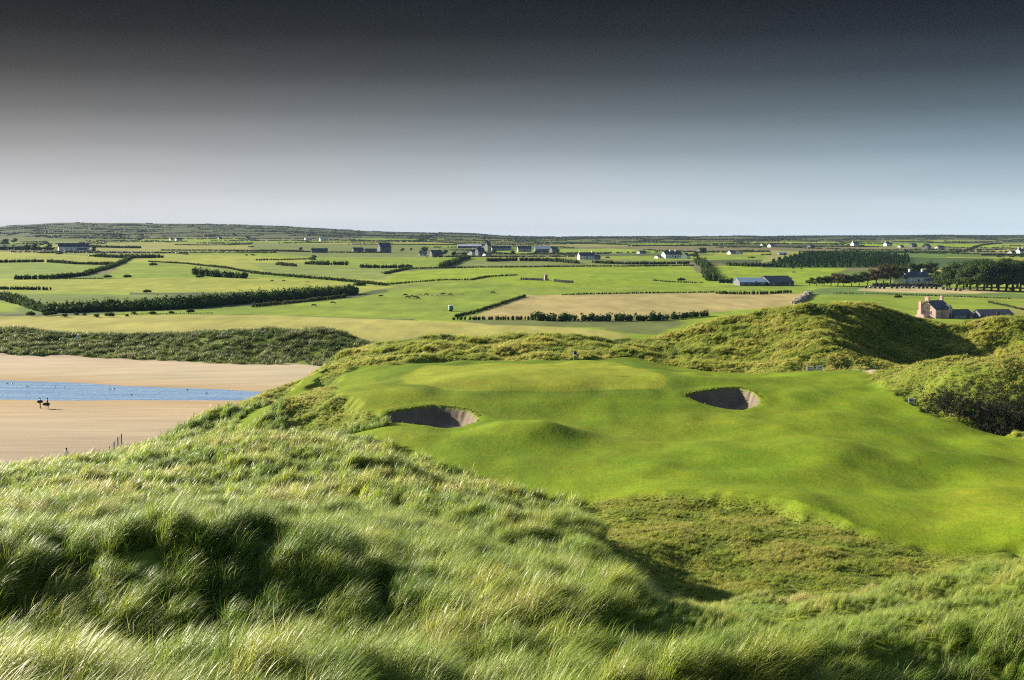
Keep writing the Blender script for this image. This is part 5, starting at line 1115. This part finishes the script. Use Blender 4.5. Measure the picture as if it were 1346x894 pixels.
# signs
M_sign = simple_mat('sign_white', (.70, .76, .78), .5, .3, .05, 6); M_ink = simple_mat('sign_ink', (.02, .05, .13), .6, .2, .1, 10); M_wood = simple_mat('post_wood', (.20, .17, .12), .9, .1, .25, 10); M_inkb = simple_mat('sign_black_ink', (.03, .035, .03), .6, .2, .1, 10)
def sign(name, label, px, pytop, wpx, hpx, pybase, ink, rz, lines, cat='sign'):
    p = gcast(px, pybase, y0=90); m_ = p[1] / FPX; e = empty(name, p, rz, label, cat); w_, h_ = wpx * m_, hpx * m_; zt = (pybase - pytop) * m_
    o = MB().box((0, 0, zt - h_ / 2), (w_, .05, h_)).build('board', M_sign, e); bevelled(o, .01)
    for s in (-1, 1): MB().box((s * w_ * .36, .055, zt / 2 - .1), (.07, .06, zt + .15)).build('leg', M_wood, e)
    mb = MB()
    for (x0, x1, zc, th) in lines:
        mb.box(((x0 + x1) / 2 * w_, -.0275, zt - h_ * zc), ((x1 - x0) * w_, .006, h_ * th))
    if lines: mb.build('lettering', ink, e)
    return e
def strokes(seed, x0, x1, zc, th):
    r = np.random.default_rng(seed); out = []; x = x0
    while x < x1 - .03:
        w_ = r.uniform(.05, .12); out.append((x, min(x + w_, x1), zc + r.uniform(-.01, .01), th)); x += w_ + r.choice([.012, .012, .04])
    return out
sign('course_sign', 'pale blue-white sign board with dark blue lettering at the foot of the big dune', 1065, 475.6, 8.8, 6.2, 486, M_ink, R(4), strokes(1, -.40, .40, .30, .20) + strokes(2, -.28, .40, .72, .20))
sign('course_sign', 'white sign board with dark lettering tilted beside the blue-white one', 1077.5, 474.5, 7.6, 6.6, 485.5, M_inkb, R(-8), strokes(3, -.36, .40, .32, .16) + strokes(4, -.36, .15, .66, .16))
sign('marker_board', 'small square white marker board at the edge of the right hummock', 1197, 527.5, 6.6, 6.4, 535, M_ink, R(-6), strokes(6, -.30, .30, .45, .30))
sign('marker_board', 'small pale blue marker board in the rough left of the near bunker', 431.5, 559.2, 7.5, 4.8, 568, M_inkb, R(10), [])
# white triangular marker on the beach dune
p = gcast(101.5, 445, y0=250); e = empty('triangle_marker', p, .1, 'small white triangular marker standing on the dune behind the beach', 'marker')
MB().add([(-.42, -.3, 0), (.42, -.3, 0), (.42, .3, 0), (-.42, .3, 0), (-.04, -.03, .95), (.04, -.03, .95), (.04, .03, .95), (-.04, .03, .95)], [(0, 3, 2, 1), (4, 5, 6, 7), (0, 1, 5, 4), (1, 2, 6, 5), (2, 3, 7, 6), (3, 0, 4, 7)]).build('panel', M_white, e); MB().tube([(0, 0, -.2), (0, 0, .3)], [.05, .05]).build('stake', M_wood, e)
# beach fence behind the dune
fp = [(156, 190), (151, 187), (146, 183), (139.5, 178.5)]; P_ = [np.array([px_u(a) * y, y, hz(px_u(a) * y, y)]) for a, y in fp]
M_post = simple_mat('fence_post', (.045, .05, .055), .85, .15, .2, 5); M_wire = simple_mat('fence_wire', (.30, .34, .36), .5, .4, .1, 5)
fe = empty('beach_fence', P_[0], 0, 'dark post and wire fence stepping down behind the dune to the beach', 'fence')
for i, q in enumerate(P_):
    d = q - P_[0]; hh = 1.38 - .06 * i; MB().box((d[0], d[1], d[2] + hh / 2 - .15), (.13, .13, hh + .3), 0, .3, .85).build('post', M_post, fe)
mb = MB()
for a, c_ in zip(P_[:-1], P_[1:]):
    for t in (.25, .5, .75, .98): mb.tube([a - P_[0] + [0, 0, t * 1.25], c_ - P_[0] + [0, 0, t * 1.2]], [.008, .008], 4)
    for k in range(1, 8):
        q = a + (c_ - a) * k / 8 - P_[0]; mb.tube([q + [0, 0, .1], q + [0, 0, 1.22]], [.006, .006], 4)
mb.build('wire', M_wire, fe)
# stones in the stream
M_rock = simple_mat('wet_rock', (.06, .06, .05), .5, .4, .3, 3)
for i, (x, y) in enumerate([(9.6, 504), (15.7, 504.6), (34, 507.5), (36.5, 508.6), (72, 508.7), (84, 509), (144, 511.8), (150, 511.2), (172.5, 518.8), (246, 512.6), (271, 517)]):
    a, b_ = px_dir(x, y); Y_ = -CAM_Z / b_; iv, it = ico(); v = iv * np.array([.30, .20, .09]) * HR.uniform(.7, 1.25, (len(iv), 1)); o = MB().add(v, [tuple(t) for t in it]).build('rock', M_rock, None, True); o.location = (float(a * Y_), float(Y_), .03); o.rotation_euler = (0, 0, HR.uniform(0, 3))
    tag(o, 'small dark stone breaking the surface of the stream', 'stone', 'stones in the stream')

# ------------------------------------------------------------------ dead thorn scrub in the hollow on the right
M_twig = simple_mat('dead_twigs', (.10, .085, .072), .9, .1, .35, 4); M_deadleaf = leaf_mat('dead_thorn_leaves', (.032, .040, .018))
def thorn(label, px, Y_, w_, h_, seed):
    r = np.random.default_rng(seed); x = px_u(px) * Y_; e = empty('thorn_bush', (x, Y_, hz(x, Y_)), 0, label, 'bush'); mb = MB(); tips = []
    def grow(p, d, L, rad, dep):
        q = [np.array(p)]; d = np.array(d, float)
        for k in range(4):
            d = d + r.normal(0, .22, 3); d[2] += .03; d /= np.linalg.norm(d); q.append(q[-1] + d * L / 4)
        mb.tube(q, [rad, rad * .85, rad * .7, rad * .6, rad * .45], 4)
        if dep > 0:
            for k in range(3 if dep > 1 else 4): grow(q[2 + k % 3], d + r.normal(0, .6, 3), L * .62, rad * .5, dep - 1)
        else: tips.append(q[-1])
    for k in range(13):
        a = r.uniform(0, 6.28); grow((r.uniform(-w_ / 2, w_ / 2) * .7, r.uniform(-1, 1), -.1), (math.cos(a) * .8 + .5, math.sin(a) * .5, .75), h_ * .62, .05, 3)
    mb.build('branches', M_twig, e); T_ = np.array(tips); T_ = T_[r.random(len(T_)) < .8]
    L_ = np.concatenate([T_, np.tile([.22, .22, .14], (len(T_), 1))], 1); link('foliage', leaf_cloud('foliage', L_, 12, .12, M_deadleaf, r, .25), e)
thorn('dead grey-brown thorn scrub filling the shaded hollow of the right hummock', 1276, 112.6, 6.6, 3.3, 1)
thorn('dark thorn bush at the upper left end of the scrub in the shaded hollow', 1243, 114.5, 3.8, 2.3, 7)
thorn('dark thorn scrub by the right picture edge in the shaded hollow', 1352, 112, 5.2, 3.0, 2)
thorn('low dark thorn scrub on the fairway side of the shaded hollow', 1318, 109.5, 4.6, 1.9, 3)

# ------------------------------------------------------------------ sea air
M_haze = bpy.data.materials.new('sea_air'); M_haze.use_nodes = True; nt = M_haze.node_tree; nt.nodes.clear(); out = nt.nodes.new('ShaderNodeOutputMaterial'); pv = nt.nodes.new('ShaderNodeVolumePrincipled')
pv.inputs['Color'].default_value = (.44, .64, .95, 1); pv.inputs['Density'].default_value = .00004; pv.inputs['Anisotropy'].default_value = -.35; nt.links.new(pv.outputs[0], out.inputs['Volume'])
o = MB().box((0, 4300, (gz.min() - 1 + 92) / 2), (16000, 8900, 92 - gz.min() + 1)).build('haze', M_haze); tag(o, 'thin pale sea air over the land', None, None, 'stuff')
